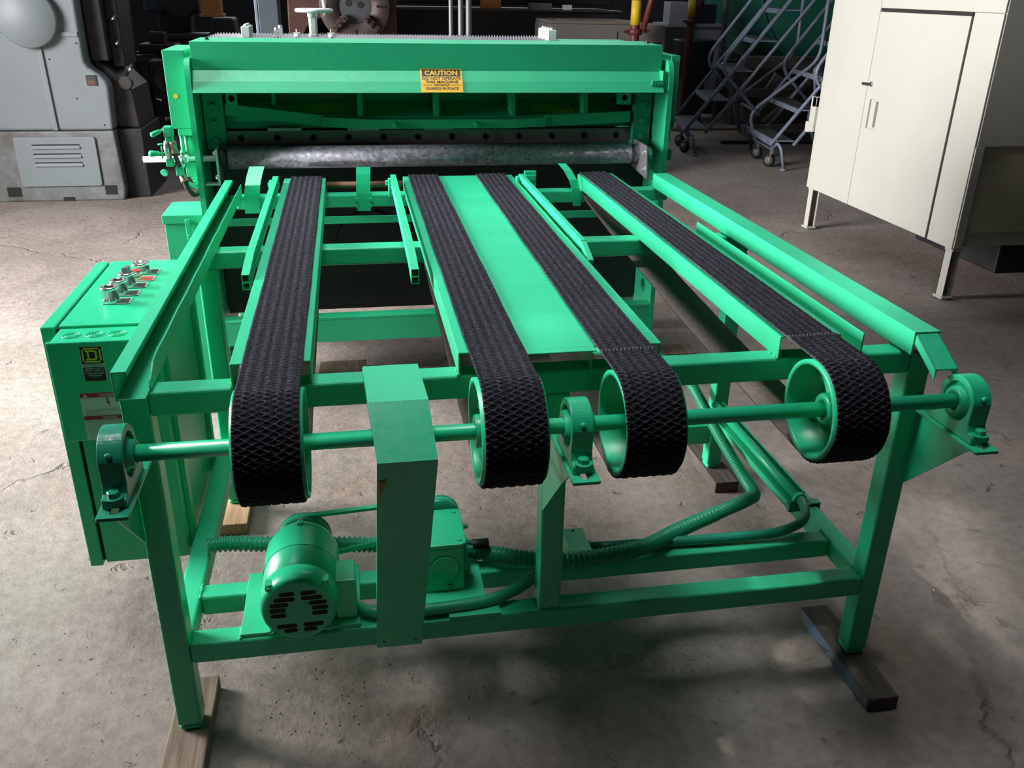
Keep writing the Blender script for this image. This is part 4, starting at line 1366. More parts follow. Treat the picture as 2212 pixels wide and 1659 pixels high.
br = build('roller_bracket', MB().prism([(1.970, 1.012), (1.735, 1.006), (1.712, .885), (1.945, .905)], 'x', 1.553, 1.558).box(1.555, 1.62, 1.713, 1.72, .884, .889), M_zinc, sh, 'bright zinc bracket')
build('flange_bearing', MB().lathe([(1.553, .036), (1.538, .034), (1.530, .024), (1.524, .022)], (0, 1.85, .962), 'x', 28), M_galv, br)
for y, z in ((1.76, .975), (1.745, .915), (1.93, .99)):
    hb = MB(); hexbolt(hb, (1.553, y, z), (-1, 0, 0), .008, .008)
    build('bolt', hb, M_zinc, br)
build('chain_sprocket', MB().lathe([(1.575, .012), (1.575, .036), (1.583, .038), (1.590, .036), (1.590, .012)], (0, 1.80, .955), 'x', 16, closed=True, smooth=False), M_green_dark, sh)
spk = []
for k in range(28):
    a = 2 * math.pi * k / 28; r = .027 if k % 2 else .032
    spk.append((1.815 + r * math.cos(a), .967 + r * math.sin(a)))
build('hand_sprocket', MB().prism(spk, 'x', -.158, -.152).lathe([(-.152, .018), (-.130, .018)], (0, 1.815, .967), 'x', 20), M_zinc, sh)

# left-hand cylinder, valve levers and fittings
cyb = build('cylinder_block', MB().box(-0.155, -0.1015, 1.80, 1.90, 1.050, 1.073).box(-0.145, -0.1015, 1.80, 1.90, 0.905, 0.955), GS, sh, bevel=0.002)
build('cylinder', MB().cyl((-.122, 1.83, .955), (-.122, 1.83, 1.05), .021, 24).cyl((-.148, 1.81, .955), (-.148, 1.81, 1.05), .006, 10), GS, sh)
build('clevis', MB().plate([(-.130, .905), (-.1015, .905), (-.1015, .862), (-.112, .862)], [], 'y', 1.79, 1.80).lathe([(1.79, .010), (1.782, .009)], (-.113, 0, .888), 'y', 14), GS, sh)
build('brace', MB().bar((-.14, 1.79, .885), (-.1, 1.79, .862), .006, .012), GS, sh)
for p0, p1, r0 in (((-.1735, 1.72, 1.090), (-.225, 1.69, 1.068), .009), ((-.180, 1.72, 1.003), (-.240, 1.69, 1.007), .011)):
    P = [Vector(p0), Vector(p0).lerp(Vector(p1), .45), Vector(p0).lerp(Vector(p1), .5), Vector(p0).lerp(Vector(p1), .92), Vector(p1)]
    build('valve_lever', MB().tube(P, [.0045, .0045, r0 * .8, r0, r0 * .6], 12), GS, sh)
build('valve_body', MB().box(-.186, -.158, 1.70, 1.74, 1.060, 1.094).box(-.184, -.160, 1.705, 1.735, 1.040, 1.060), GS, sh, bevel=0.003)
build('valve_body', MB().box(-.192, -.168, 1.71, 1.74, .958, .985).lathe([(0, .010), (.012, .014)], (-.196, 1.70, .945), (-.3, -.8, -.4), 12), GS, sh, bevel=0.002)
build('thumb_screw', MB().box(-.200, -.196, 1.69, 1.70, .99, 1.03).lathe([(0, .009), (.004, .009)], (-.2, 1.70, 1.035), 'z', 12), GS, sh)
build('valve_body', MB().box(-.165, -.142, 1.72, 1.75, .925, .955), GS, sh, bevel=0.002)
build('pipe_fitting', MB().tube([(-.182, 1.715, 1.045), (-.184, 1.715, 1.02), (-.180, 1.715, .985)], [.009, .011, .009], 12), M_zinc, sh)
build('brass_fitting', MB().lathe([(0, .009), (.004, .012), (.016, .012), (.018, .010), (.030, .011), (.036, .013), (.042, .013)], (-.163, 1.715, 1.045), (.10, 0, -1), 14), M_brass, sh, 'brass fitting')
build('brass_fitting', MB().lathe([(0, .008), (.004, .0115), (.014, .0115), (.016, .013), (.024, .013)], (-.150, 1.735, .925), (.35, 0, -1), 14), M_brass, sh, 'brass fitting')
build('hydraulic_hose', MB().tube(smooth_path([(-.142, 1.735, .902), (-.135, 1.74, .875), (-.120, 1.75, .852), (-.108, 1.775, .855), (-.104, 1.83, .87)]), .010, 12), M_hosedark, sh)
build('hydraulic_hose', MB().tube(smooth_path([(-.160, 1.715, 1.003), (-.157, 1.72, .985), (-.152, 1.73, .955)]), .008, 12), M_hosedark, sh)
# right-hand fittings peeping out beyond the side plate
build('brass_fitting', MB().lathe([(0, .008), (.01, .010), (.03, .010), (.032, .012), (.045, .012)], (1.655, 1.79, 1.062), (-.06, 0, -1), 12), M_brass, sh, 'brass fitting')
build('valve_body', MB().box(1.645, 1.672, 1.78, 1.82, 1.060, 1.078).box(1.645, 1.668, 1.77, 1.81, .945, .985).cyl((1.668, 1.79, .975), (1.674, 1.79, .975), .010, 10), M_green_dark, sh, bevel=0.002)
build('brass_fitting', MB().lathe([(0, .009), (.02, .009), (.022, .011), (.035, .010)], (1.652, 1.79, .943), (-.06, 0, -1), 12), M_brass, sh, 'brass fitting')

# ---- things on top of the shear: knurled steel grate, handwheel, white fittings
gt = thing('chain_grate', (0.60, 2.24, 1.355), 'silver link mat lying along the top of the shear', 'grate')
gmb = MB()
for j in range(7):
    for i in range(118):
        x = -0.05 + i * 0.0113 + (j % 2) * .0056
        y = 2.13 + j * 0.034
        gmb.add([(x - .004, y - .006, 1.357), (x + .004, y - .006, 1.357), (x + .004, y + .006, 1.357), (x - .004, y + .006, 1.357), (x, y, 1.368)],
                [(0, 1, 4), (1, 2, 4), (2, 3, 4), (3, 0, 4), (3, 2, 1, 0)])
g1 = build('link_row', gmb, mat('dull_link_steel', (0.33, 0.33, 0.36), 0.5, 0.3), gt); g1['kind'] = 'stuff'
build('grate_frame', MB().box(-0.079, 1.30, 2.076, 2.38, 1.349, 1.357), M_dark, gt)
# support deck of the shear under the grate
build('top_deck', MB().box(-0.0815, 1.624, 2.076, 2.44, 1.30, 1.3485), GS, sh)
hw = thing('handwheel', (0.325, 2.2, 1.357), 'pale grey handwheel with crank grip on a hexagonal post', 'handwheel')
build('post', MB().lathe([(0, .020), (.012, .020), (.014, .016), (.075, .016)], (0.325, 2.2, 1.357), 'z', 6, smooth=False), M_white, hw)
build('hub', MB().lathe([(.073, .017), (.078, .020), (.090, .020), (.098, .030)], (0.325, 2.2, 1.357), 'z', 28), M_white, hw)
build('rim', MB().lathe([(.098 + .0075 * math.sin(a), .064 + .0095 * math.cos(a)) for a in [2 * math.pi * k / 12 for k in range(12)]], (0.332, 2.2, 1.357), 'z', 56, closed=True), M_white, hw)
for k in range(3):
    a = k * 2.094 + .5
    build('spoke', MB().bar((0.331, 2.2, 1.452), (0.332 + .06 * math.cos(a), 2.2 + .06 * math.sin(a), 1.455), .012, .007), M_white, hw)
build('grip', MB().tube([(0.372, 2.18, 1.435), (0.372, 2.18, 1.447), (.372, 2.18, 1.475), (.371, 2.18, 1.51), (.371, 2.18, 1.53)], [.004, .004, .007, .0095, .007], 14), M_white, hw)
for nm, x0, x1, y0, y1, lab in (('slotted_block', .062, .092, 2.12, 2.27, 'white block with screws at the left end of the shear top'), ('slotted_block', 1.235, 1.268, 2.10, 2.30, 'white block with screws at the right end of the shear top')):
    t = thing(nm, ((x0 + x1) / 2, (y0 + y1) / 2, 1.357), lab, 'block', 'white blocks on the shear top')
    build('block', MB().box(x0, x1, y0, y1, 1.3585, 1.398), M_white, t, bevel=0.002)
    for k in range(4):
        hb = MB(); hexbolt(hb, ((x0 + x1) / 2, y0 + .02 + k * (y1 - y0 - .04) / 3, 1.398), (0, 0, 1), .006, .005)
        build('screw', hb, M_white, t)
for x, y, h in ((.187, 2.17, .034), (.200, 2.21, .042)):
    solo('stop_post', MB().box(x - .008, x + .008, y - .008, y + .008, 1.359, 1.359 + h * .75).lathe([(h * .75, .008), (h, .008)], (x, y, 1.359), 'z', 8, smooth=False)
         .lathe([(0, .014), (.006, .014)], (x, y, 1.359), 'z', 16), M_white, ('shorter' if h < .04 else 'taller') + ' of the two white square posts on the shear top', 'post', 'white square posts on the shear', 0.001)
for x, lab in ((.262, 'left of the handwheel'), (.392, 'right of the handwheel')):
    solo('wing_nut', MB().lathe([(0, .014), (.006, .014), (.007, .010), (.014, .010)], (x, 2.17, 1.359), 'z', 12).box(x - .014, x + .014, 2.167, 2.173, 1.366, 1.378)
         .cyl((x, 2.17, 1.37), (x, 2.17, 1.389), .0025, 8), M_white, 'small white wing nut on the shear top, ' + lab, 'nut', 'white wing nuts on the shear')

# ================================================================== CREAM CABINET ON LEGS (right)
cr = thing('electrical_cabinet', (4.3, 3.4, 0.0), 'large cream steel electrical cabinet standing on four channel legs', 'cabinet')
build('body', MB().box(3.632, 5.25, 2.665, 4.29, 0.292, 2.05).box(3.632, 5.25, 2.62, 2.665, 0.836, 2.05), M_cream, cr, bevel=0.004)
build('corner_post', MB().box(3.628, 3.682, 2.618, 2.665, 0.296, 0.836), M_cream, cr, bevel=0.004)
build('lower_side_panel', MB().box(3.685, 5.25, 2.650, 2.664, 0.376, 0.834), M_cream_dark, cr, 'lower recessed side panel')
build('door', MB().plate([(2.868, 0.293), (3.722, 0.293), (3.722, 1.455), (2.868, 1.455)], [[(3.560, .787), (3.668, .787), (3.668, .957), (3.560, .957)]], 'x', 3.619, 3.6315), M_cream, cr, bevel=0.003)
build('door', MB().box(3.619, 3.6315, 3.727, 4.288, 0.293, 2.03), M_cream, cr, bevel=0.003)
build('front_panel', MB().box(3.619, 3.6315, 2.622, 2.846, 0.293, 1.473).box(3.619, 3.6315, 2.622, 3.722, 1.475, 2.03), M_cream, cr, bevel=0.003)
build('door_gap', MB().box(3.628, 3.632, 2.846, 2.868, 0.294, 1.47).box(3.628, 3.632, 2.846, 3.722, 1.455, 1.475), M_slot, cr)
build('recess_handle', MB().box(3.6315, 3.640, 3.560, 3.668, .787, .957).box(3.612, 3.631, 3.585, 3.598, .80, .95), M_cream, cr, bevel=0.001)
build('key_lock', MB().lathe([(0, .016), (-.010, .016), (-.012, .012)], (3.619, 3.675, 1.045), 'x', 20).bar((3.605, 3.675, 1.045), (3.590, 3.74, 1.043), .006, .016), M_chrome, cr, 'chrome key lock')
for z in (.87, .705):
    build('hinge', MB().box(3.60, 3.632, 4.29, 4.34, z - .035, z + .03), M_cream, cr, bevel=0.002)
build('conduit_stub', MB().box(3.60, 3.632, 4.34, 4.40, .66, .73).box(3.60, 3.66, 4.29, 4.36, .73, .90), M_cream, cr, bevel=0.003)
for (lx, ly) in ((3.634, 2.63), (3.634, 4.215), (5.15, 2.63), (5.15, 4.215)):
    lg = MB().box(lx, lx + .004, ly, ly + .06, .012, .292).box(lx, lx + .055, ly + .056, ly + .06, .012, .292).box(lx + .051, lx + .055, ly, ly + .06, .012, .292)
    lo_ = build('leg', lg, M_cream, cr)
    build('foot_plate', MB().box(lx - .012, lx + .062, ly - .012, ly + .066, 0.008, .020).cyl((lx + .027, ly + .03, 0), (lx + .027, ly + .03, .008), .018, 14), M_cream, lo_, bevel=0.002)
    build('top_plate', MB().box(lx - .002, lx + .058, ly - .006, ly + .062, .278, .2915), M_cream, lo_)
t = thing('floor_transformer', (4.9, 3.5, 0), 'black low box on the floor behind the cream cabinet', 'box')
build('case', MB().box(4.28, 5.1, 3.06, 3.9, 0.0, 0.26), M_dark, t, bevel=0.01)
build('lid', MB().box(4.62, 5.12, 3.04, 3.92, 0.262, 0.285), M_machine_mid, t, bevel=0.004)

# ================================================================== GREY MACHINE TOOL (left, behind)
gm_ = thing('grey_machine_tool', (-1.95, 6.1, 0.0), 'big pale grey machine tool with round cover and louvred door, back left', 'machine')
prof = [(-2.75, 0.522), (-1.304, 0.522), (-1.290, 0.83), (-1.300, 0.87), (-1.335, 0.915), (-1.405, 0.965), (-1.425, 1.00), (-1.428, 1.05), (-1.418, 2.1), (-2.75, 2.1)]
build('upper_housing', MB().prism(prof, 'y', 5.66, 6.55), M_greyblue, gm_, bevel=0.02, seg=3)
build('base_casting', MB().prism([(-2.16, 0.0), (-1.30, 0.0), (-1.285, 0.10), (-1.302, 0.518), (-2.75, 0.518), (-2.75, 0.0)], 'y', 5.655, 6.60), M_greydirty, gm_, 'grey base with brown worn paint', bevel=0.012)
lp = build('louvred_door', MB().prism(rrect(-2.010, -1.440, .113, .478, .02), 'y', 5.640, 5.656), M_greyblue, gm_, bevel=0.006, seg=3)
for z in (.418, .352, .288):
    build('louvre', MB().prism([(5.640, z), (5.626, z - .022), (5.640, z - .028)], 'x', -1.888, -1.555), M_greyblue, lp, bevel=0.001)
    build('louvre_gap', MB().box(-1.888, -1.555, 5.638, 5.641, z, z + .008), M_slot, lp)
for x0, x1, z0, z1 in ((-2.125, -2.03, .04, .11), (-1.430, -1.345, .045, .115), (-1.74, -1.66, 0.0, .03)):
    build('lifting_pocket', MB().box(x0, x1, 5.652, 5.656, z0, z1), M_slot, gm_)
build('round_cover', MB().lathe([(0, .200), (-.05, .200), (-.062, .190), (-.064, .0)], (-1.748, 5.66, 1.295), 'y', 64, caps=False), M_greyblue, gm_)
build('cable_duct', MB().bar((-1.712, 5.655, 1.10), (-1.700, 5.655, .525), .030, .018, up=(0, 1, 0)), M_greyblue, gm_, bevel=0.004)
for z in (1.20,):
    build('cover_strap', MB().box(-1.55, -1.44, 5.648, 5.66, 1.175, 1.205), M_greyblue, gm_, bevel=0.002)
    build('cover_strap', MB().box(-1.98, -1.93, 5.648, 5.66, 1.20, 1.235), M_greyblue, gm_, bevel=0.002)
build('data_plate', MB().box(-1.435, -1.365, 5.650, 5.662, .842, .915), M_chrome, gm_, 'worn metal data plate')
build('data_plate_print', MB().box(-1.425, -1.375, 5.6485, 5.650, .848, .875), M_rust, gm_)
for x, z in ((-1.46, 1.13), (-1.66, 1.02), (-2.08, .72), (-1.36, .56), (-1.52, .75)):
    build('rivet', MB().lathe([(0, .007), (-.003, .005)], (x, 5.66, z), 'y', 10), M_dark, gm_)
# darker slide ways and levers on its right flank
build('slide_way', MB().box(-1.415, -1.29, 5.80, 6.45, 1.00, 2.0), M_machine_mid, gm_, bevel=0.01)
build('slide_way', MB().prism([(-1.40, 1.02), (-1.30, .95), (-1.16, .80), (-1.14, .52), (-1.29, .52)], 'y', 5.80, 6.40), M_machine_mid, gm_, bevel=0.01)
build('apron', MB().box(-1.29, -1.20, 5.9, 6.3, .95, 1.5), M_machine_dark, gm_, bevel=0.01)
build('base_flank', MB().box(-1.30, -1.12, 5.75, 6.45, 0, .52), M_machine_dark, gm_, bevel=0.01)
for a, b in (((-1.20, 5.85, .885), (-1.135, 5.80, .965)), ((-1.26, 5.85, 1.27), (-1.20, 5.80, 1.30)), ((-1.26, 5.85, 1.10), (-1.20, 5.80, 1.13))):
    lv = build('lever', MB().cyl(a, b, .010, 10), M_chrome, gm_)
    bb_ = Vector(b)
    build('ball_knob', MB().lathe([(-.018, .002), (-.013, .013), (0, .018), (.013, .013), (.018, .002)], bb_, 'z', 14), M_dark, lv)
build('lever_boss', MB().lathe([(0, .05), (-.05, .045)], (-1.19, 5.80, .85), 'y', 20), M_machine_mid, gm_)

# ================================================================== DARK LATHE between grey machine and shear
dk = thing('engine_lathe', (-1.1, 7.6, 0.0), 'dark engine lathe with worn ways in the shadow behind the shear', 'machine')
build('bed', MB().bar((-1.75, 7.0, .80), (-0.55, 9.2, .80), .42, .22), M_machine_dark, dk, bevel=0.01)
build('pedestal', MB().box(-1.95, -1.25, 6.75, 7.4, 0, .70), M_machine_dark, dk, bevel=0.02)
build('pedestal', MB().box(-0.95, -0.35, 8.5, 9.2, 0, .70), M_machine_dark, dk, bevel=0.02)
for o_, w in ((-.12, .07), (.12, .07)):
    build('way', MB().bar((-1.60 + o_, 7.25 - o_ * .5, .925), (-0.55 + o_, 9.2 - o_ * .5, .925), w, .03), M_machine_mid, dk, bevel=0.004)
build('cross_slide', MB().box(-1.42, -1.10, 7.5, 7.85, .94, 1.02), M_machine_mid, dk, bevel=0.01)
build('tool_post', MB().box(-1.34, -1.20, 7.6, 7.74, 1.02, 1.12), M_machine_mid, dk, bevel=0.01)
build('headstock', MB().box(-1.95, -1.40, 6.85, 7.35, .92, 1.45), M_machine_dark, dk, bevel=0.03)
build('tailstock', MB().prism([(-.92, .94), (-.62, .94), (-.66, 1.22), (-.88, 1.22)], 'y', 8.4, 8.8), M_machine_dark, dk, bevel=0.02)
build('chip_tray', MB().prism([(-1.30, .30), (-.75, .55), (-.75, .58), (-1.32, .33)], 'y', 6.95, 8.0), M_machine_mid, dk, bevel=0.004)
hwm = build('handwheel', MB().lathe([(0, .105), (-.02, .105), (-.03, .095), (-.03, .085), (-.012, .08), (-.012, .02)], (-1.11, 6.93, .76), 'y', 32), M_machine_mid, dk)
build('handwheel_hub', MB().lathe([(-.012, .02), (-.05, .018)], (-1.11, 6.93, .76), 'y', 16), M_chrome, hwm)
build('apron', MB().box(-1.25, -.95, 6.93, 7.2, .45, .92), M_machine_dark, dk, bevel=0.02)
build('feed_lever', MB().cyl((-1.25, 6.9, .62), (-1.17, 6.85, .60), .008, 8).lathe([(-.014, .004), (0, .014), (.014, .004)], (-1.165, 6.85, .60), 'z', 12), M_chrome, dk)
solo('orange_crate', MB().box(-0.90, -0.72, 8.0, 8.2, 1.27, 1.50).box(-.92, -.70, 7.98, 8.22, 1.24, 1.27), M_orange, 'orange box on the dark lathe behind the shear, left', 'box', None, 0.004)
t = thing('drill_press', (-1.15, 8.0, 0), 'dark machine with a white label behind the grey machine tool', 'machine')
build('column', MB().box(-1.48, -1.15, 8.9, 9.2, 0, 2.0), M_machine_dark, t, bevel=0.02)
build('head', MB().box(-1.55, -1.0, 8.6, 9.2, 1.25, 1.9), M_blueband, t, bevel=0.03)
build('gear_guard', MB().lathe([(0, .18), (-.06, .18), (-.07, .16)], (-1.18, 8.6, 1.38), 'y', 28), M_machine_dark, t)
build('work_table', MB().box(-1.45, -.95, 8.5, 8.95, 1.02, 1.06), M_machine_mid, t, bevel=0.004)

# ================================================================== MACHINES RIGHT BEHIND THE SHEAR
t = thing('grey_column', (-0.06, 5.15, 0.0), 'tall plain blue-grey steel column behind the handwheel', 'column')
build('post', MB().box(-0.115, 0.012, 5.0, 5.3, 0, 2.2), mat('blue_grey_column', (0.055, 0.068, 0.085), 0.5), t, bevel=0.004)
build('edge_trim', MB().box(-0.138, -0.118, 5.0, 5.3, 0, 2.2), M_ladder, t, bevel=0.003)
fl = thing('faceplate_lathe', (0.45, 6.4, 0.0), 'rust-red lathe with a big brown four-jaw faceplate, behind the handwheel', 'machine')
build('housing', MB().plate([(0.0, 0.0), (.86, 0.0), (.86, 1.9), (.03, 1.9), (0.01, 1.30)], [circ(.30, 1.12, .185, 32)], 'y', 6.12, 6.7), M_rustred, fl, bevel=0.01)
build('housing_back', MB().box(.02, .84, 6.50, 6.56, .1, 1.8), M_dark, fl)
build('gear', MB().lathe([(0, .11), (-.05, .11), (-.055, .04)], (.33, 6.5, 1.10), 'y', 24), M_chuck, fl)
fp = build('faceplate', MB().lathe([(0, .275), (-.06, .275), (-.066, .268), (-.066, .135), (-.045, .13), (-.045, .05), (-.02, .04)], (.53, 6.11, 1.395), 'y', 64), M_chuck, fl)
build('faceplate_hub', MB().lathe([(-.050, .128), (-.052, .0)], (.53, 6.11, 1.395), 'y', 40, caps=False), mat('hub_grey', (0.06, 0.065, 0.075), .5), fp)
for x, z in ((-.045, .02), (.045, .01), (.0, .085), (-.06, .09), (.07, .09)):
    build('hub_hole', MB().lathe([(-.0535, .024), (-.055, .024)], (.53 + x, 6.11, 1.395 + z), 'y', 20), M_slot, fp)
for k in range(4):
    a = math.radians(45 + 90 * k)
    d = Vector((math.cos(a), 0, math.sin(a)))
    for j, (r0, r1_, th) in enumerate(((.10, .15, .055), (.15, .20, .04), (.20, .25, .028))):
        c = Vector((.53, 6.03, 1.395))
        build('jaw', MB().bar(c + d * r0 + Vector((0, -.01 * (2 - j), 0)), c + d * (r1_ - .004) + Vector((0, -.01 * (2 - j), 0)), .052, th, up=(0, 1, 0)), M_chuck, fp, bevel=0.003)
        build('jaw_hole', MB().cyl(c + d * (r0 + r1_) / 2 + Vector((0, -.06 + .01 * j, 0)), c + d * (r0 + r1_) / 2 + Vector((0, -.03, 0)), .009, 10), M_slot, fp)
for k in range(4):
    a = math.radians(90 * k)
    d = Vector((math.cos(a), 0, math.sin(a)))
    c = Vector((.53, 6.041, 1.395))
    build('t_slot', MB().bar(c + d * .17, c + d * .24, .018, .006, up=(0, 1, 0)), M_slot, fp)
bd = thing('long_machine_bed', (2.0, 7.4, 0.0), 'long dark machine bed with a blue-grey lower band behind the shear', 'machine')
build('lower_band', MB().box(0.80, 3.0, 7.05, 8.1, 0, 1.135), M_blueband, bd, bevel=0.01)
build('dark_middle', MB().box(0.82, 2.98, 7.10, 8.0, 1.136, 1.352), M_dark, bd)
build('shelf_lip', MB().box(0.80, 3.0, 7.02, 8.0, 1.353, 1.366), M_machine_mid, bd, bevel=0.002)
build('upper_rail', MB().box(0.80, 3.0, 7.45, 7.8, 1.40, 1.90), M_machine_dark, bd, bevel=0.01)
for k in range(5):
    build('rail_bolt', MB().cyl((.86 + k * .07, 7.085, 1.29), (.86 + k * .07, 7.10, 1.29), .006, 8), M_machine_mid, bd)
solo('orange_carton', MB().box(1.69, 1.865, 7.10, 7.25, 1.3675, 1.45), M_orange, 'orange and yellow carton on the long machine bed behind the shear', 'box', None, 0.003)
solo('white_carton', MB().box(2.46, 2.53, 7.10, 7.2, 1.3675, 1.41), M_white, 'small white carton on the long machine bed', 'box', None, 0.002)
solo('grey_carton', MB().box(2.14, 2.34, 7.10, 7.25, 1.3675, 1.42), M_pipe, 'small grey carton on the long machine bed', 'box', None, 0.002)
for x, r, l in ((1.060, .013, 'leftmost'), (1.117, .016, 'middle'), (1.164, .018, 'rightmost')):
    solo('steel_pipe', MB().cyl((x, 4.0, 0), (x, 4.0, 2.4), r, 18), M_pipe, l + ' of the three upright grey pipes behind the shear', 'pipe', 'upright pipes')
bc = thing('beige_low_cabinet', (2.68, 6.6, 0.0), 'beige low machine cabinet with a hollow top tray, behind the right of the shear', 'cabinet')
build('body', MB().box(2.16, 3.20, 6.34, 7.0, 0, 1.275), M_beige, bc, bevel=0.02, seg=3)
M_tray = mat('tray_dirty', (0.12, 0.105, 0.105), .6, 0, .4, 14)
build('tray_floor', MB().box(2.19, 2.95, 6.38, 6.98, 1.2755, 1.280), M_tray, bc)
for a in ((2.17, 2.95, 6.35, 6.375), (2.17, 2.95, 6.975, 6.995), (2.17, 2.19, 6.376, 6.974), (2.93, 2.95, 6.376, 6.974), (2.36, 2.375, 6.376, 6.974)):
    build('tray_rim', MB().box(*a, 1.2755, 1.30), M_beige, bc, bevel=0.002)
build('door_seam', MB().box(2.755, 2.762, 6.337, 6.34, .2, 1.22), M_slot, bc)
build('vent', MB().box(3.04, 3.15, 6.332, 6.34, 1.03, 1.13), M_machine_dark, bc)
for k in range(5):
    build('grille_bar', MB().box(2.115, 2.165, 6.325, 6.338, 1.13 + k * .020, 1.142 + k * .020), M_beige, bc)

# ================================================================== RED PROPS
def prop(x, y, lab, top=2.3, base=True, z0=0):
    t = thing('steel_prop', (x, y, 0.0), lab, 'prop', 'red adjustable steel props')
    build('tube', MB().cyl((x, y, .18 if base else .01), (x, y, top), .040, 20), M_prop, t)
    build('yellow_band', MB().cyl((x, y, 1.28), (x, y, 1.47), .0425, 20), M_propyel, t)
    build('collar', MB().lathe([(1.20, .042), (1.20, .060), (1.245, .062), (1.25, .044)], (x, y, 0), 'z', 16).bar((x - .1, y - .02, 1.225), (x + .12, y - .02, 1.235), .02, .025), M_prop, t)
    build('inclined_tube', MB().cyl((x + .06, y - .02, 1.22), (x + .22, y - .02, 1.9), .026, 14), M_prop, t)
    for z in (.5, .62, .75, .88, 1.0, 1.12):
        build('pin_hole', MB().cyl((x + .015, y - .041, z), (x + .015, y - .030, z), .009, 8), M_slot, t)
    build('base', MB().lathe([(0, .13), (.02, .13), (.03, .09), (.18, .055)], (x, y, 0), 'z', 24), M_prop, t)
    return t
prop(2.86, 6.17, 'red steel prop with yellow band, seen above the beige cabinet')
prop(4.41, 9.0, 'red steel prop with yellow band beside the grey stairs')

# ================================================================== ROLLING STAIRS
def stairs(R, L, lab, n=6):
    R = Vector((*R, 0)); L = Vector((*L, 0))
    u = (L - R); w = u.length; u.normalize(); v = Vector((u.y, -u.x, 0))
    P = lambda a, b, z: R + u * a + v * b + Vector((0, 0, z))
    t = thing('rolling_stairs', tuple(P(w / 2, .5, 0)), lab, 'stairs', 'grey rolling warehouse stairs')
    run, rise = .205, .283
    for k in range(n):
        b = run * k; z = .262 + rise * k
        c0, c1 = P(.02, b + .10, z), P(w - .02, b + .10, z)
        st = build('step', MB().bar(c0, c1, .20, .012), M_ladder, t)
        build('step_lip', MB().bar(P(.02, b, z - .012), P(w - .02, b, z - .012), .006, .045), M_ladder, st)
        g = MB()
        for j in range(8):
            g.bar(P(.05, b + .02 + j * .022, z + .009), P(w - .05, b + .02 + j * .022, z + .009), .006, .006)
        gg = build('tread_grip', g, M_machine_mid, st); gg['kind'] = 'stuff'
    top = n * rise + .262
    for a in (.03, w - .03):
        build('stringer', MB().cyl(P(a, -.02, .22), P(a, run * n, top - .02), .017, 10), M_ladder, t)
        build('stringer', MB().cyl(P(a, .20, .22), P(a, run * n + .2, top - .04), .017, 10), M_ladder, t)
        hr = fillet([P(a, .72, .42), P(a, .27, .86), P(a, run * n + .25, top + .62)], .16, 6)
        build('handrail', MB().tube(hr, .018, 10), M_ladder, t)
        build('rear_post', MB().tube(fillet([P(a, .75, 0.10), P(a, .62, .42), P(a, 1.25, .95), P(a, 1.25, top)], .12, 4), .018, 10), M_ladder, t)
        build('front_foot', MB().tube(fillet([P(a + (.15 if a < .5 else -.15), .0, .235), P(a + (-.08 if a < .5 else .08), .06, .235), P(a + (-.09 if a < .5 else .09), .11, .02)], .08, 6), .016, 10).lathe([(0, .032), (.018, .030), (.02, .02)], P(a + (-.09 if a < .5 else .09), .11, 0), 'z', 14), M_ladder, t)
    build('cross_tube', MB().cyl(P(.03, .02, .215), P(w - .03, .02, .215), .016, 10), M_ladder, t)
    build('cross_tube', MB().cyl(P(.03, .72, .42), P(w - .03, .72, .42), .016, 10), M_ladder, t)
    build('diagonal_brace', MB().cyl(P(.03, .3, .9), P(w - .03, .75, .2), .013, 10), M_ladder, t)
    build('caster_frame', MB().bar(P(.2, .06, .16), P(w - .2, .06, .16), .05, .012).bar(P(.2, .06, .22), P(.2, .06, .10), .02, .02).bar(P(w - .3, .06, .22), P(w - .3, .06, .10), .02, .02), M_ladder, t)
    for a in (.14, w * .55):
        c = P(a, .02, .062)
        cw = build('caster', MB().lathe([(-.018, .045), (-.016, .060), (.016, .060), (.018, .045)], c, tuple(u * .6 + v * .8), 24), M_black, t)
        build('caster_hub', MB().lathe([(-.021, .0), (-.021, .036), (.021, .036), (.021, .0)], c, tuple(u * .6 + v * .8), 20, caps=False), M_beige, cw)
        build('caster_fork', MB().bar(c + Vector((0, 0, .0)) - u * .03, c - u * .03 + Vector((0, 0, .10)), .03, .006), M_beige, cw)
stairs((4.39, 6.45), (4.56, 7.50), 'grey rolling stairs nearer the cream cabinet')
stairs((3.83, 7.30), (4.06, 8.30), 'grey rolling stairs farther back, beside the shear and red prop')

# ================================================================== BACK RIGHT: shelving, tank, trestle
sv = thing('storage_rack', (4.86, 10.2, 0.0), 'storage rack with pale shelf edge and grey panels behind the stairs', 'rack')
build('shelf', MB().box(4.45, 5.22, 9.9, 10.5, 1.13, 1.17), M_panel, sv, bevel=0.003)
build('shelf', MB().box(4.45, 5.22, 9.9, 10.5, 0.33, 0.37), M_panel, sv, bevel=0.003)
build('back_sheet', MB().box(4.78, 5.2, 9.92, 9.95, 0.371, 1.129), M_panel, sv)
for x in (4.72, 5.16):
    up = build('upright', MB().box(x, x + .06, 9.83, 9.89, 0, 2.2), M_pipe, sv, bevel=0.003)
    for k in range(9):
        build('slot_hole', MB().box(x + .02, x + .036, 9.827, 9.83, .42 + k * .09, .46 + k * .09), M_slot, up)
t = thing('grey_drum', (4.66, 9.45, 0), 'blue-grey bucket-shaped drum on a dark stand beside the red prop', 'drum')
build('shell', MB().lathe([(.60, .22), (.98, .25), (1.0, .26), (1.01, .25)], (4.66, 9.45, 0), 'z', 32), M_blueband, t)
build('stand', MB().box(4.54, 4.78, 9.32, 9.58, 0, .598), M_machine_dark, t)
solo('white_carton', MB().box(4.50, 4.74, 10.0, 10.25, 1.1705, 1.42), M_panel, 'pale carton on the storage rack shelf, nearest the red prop', 'box', None, .004)
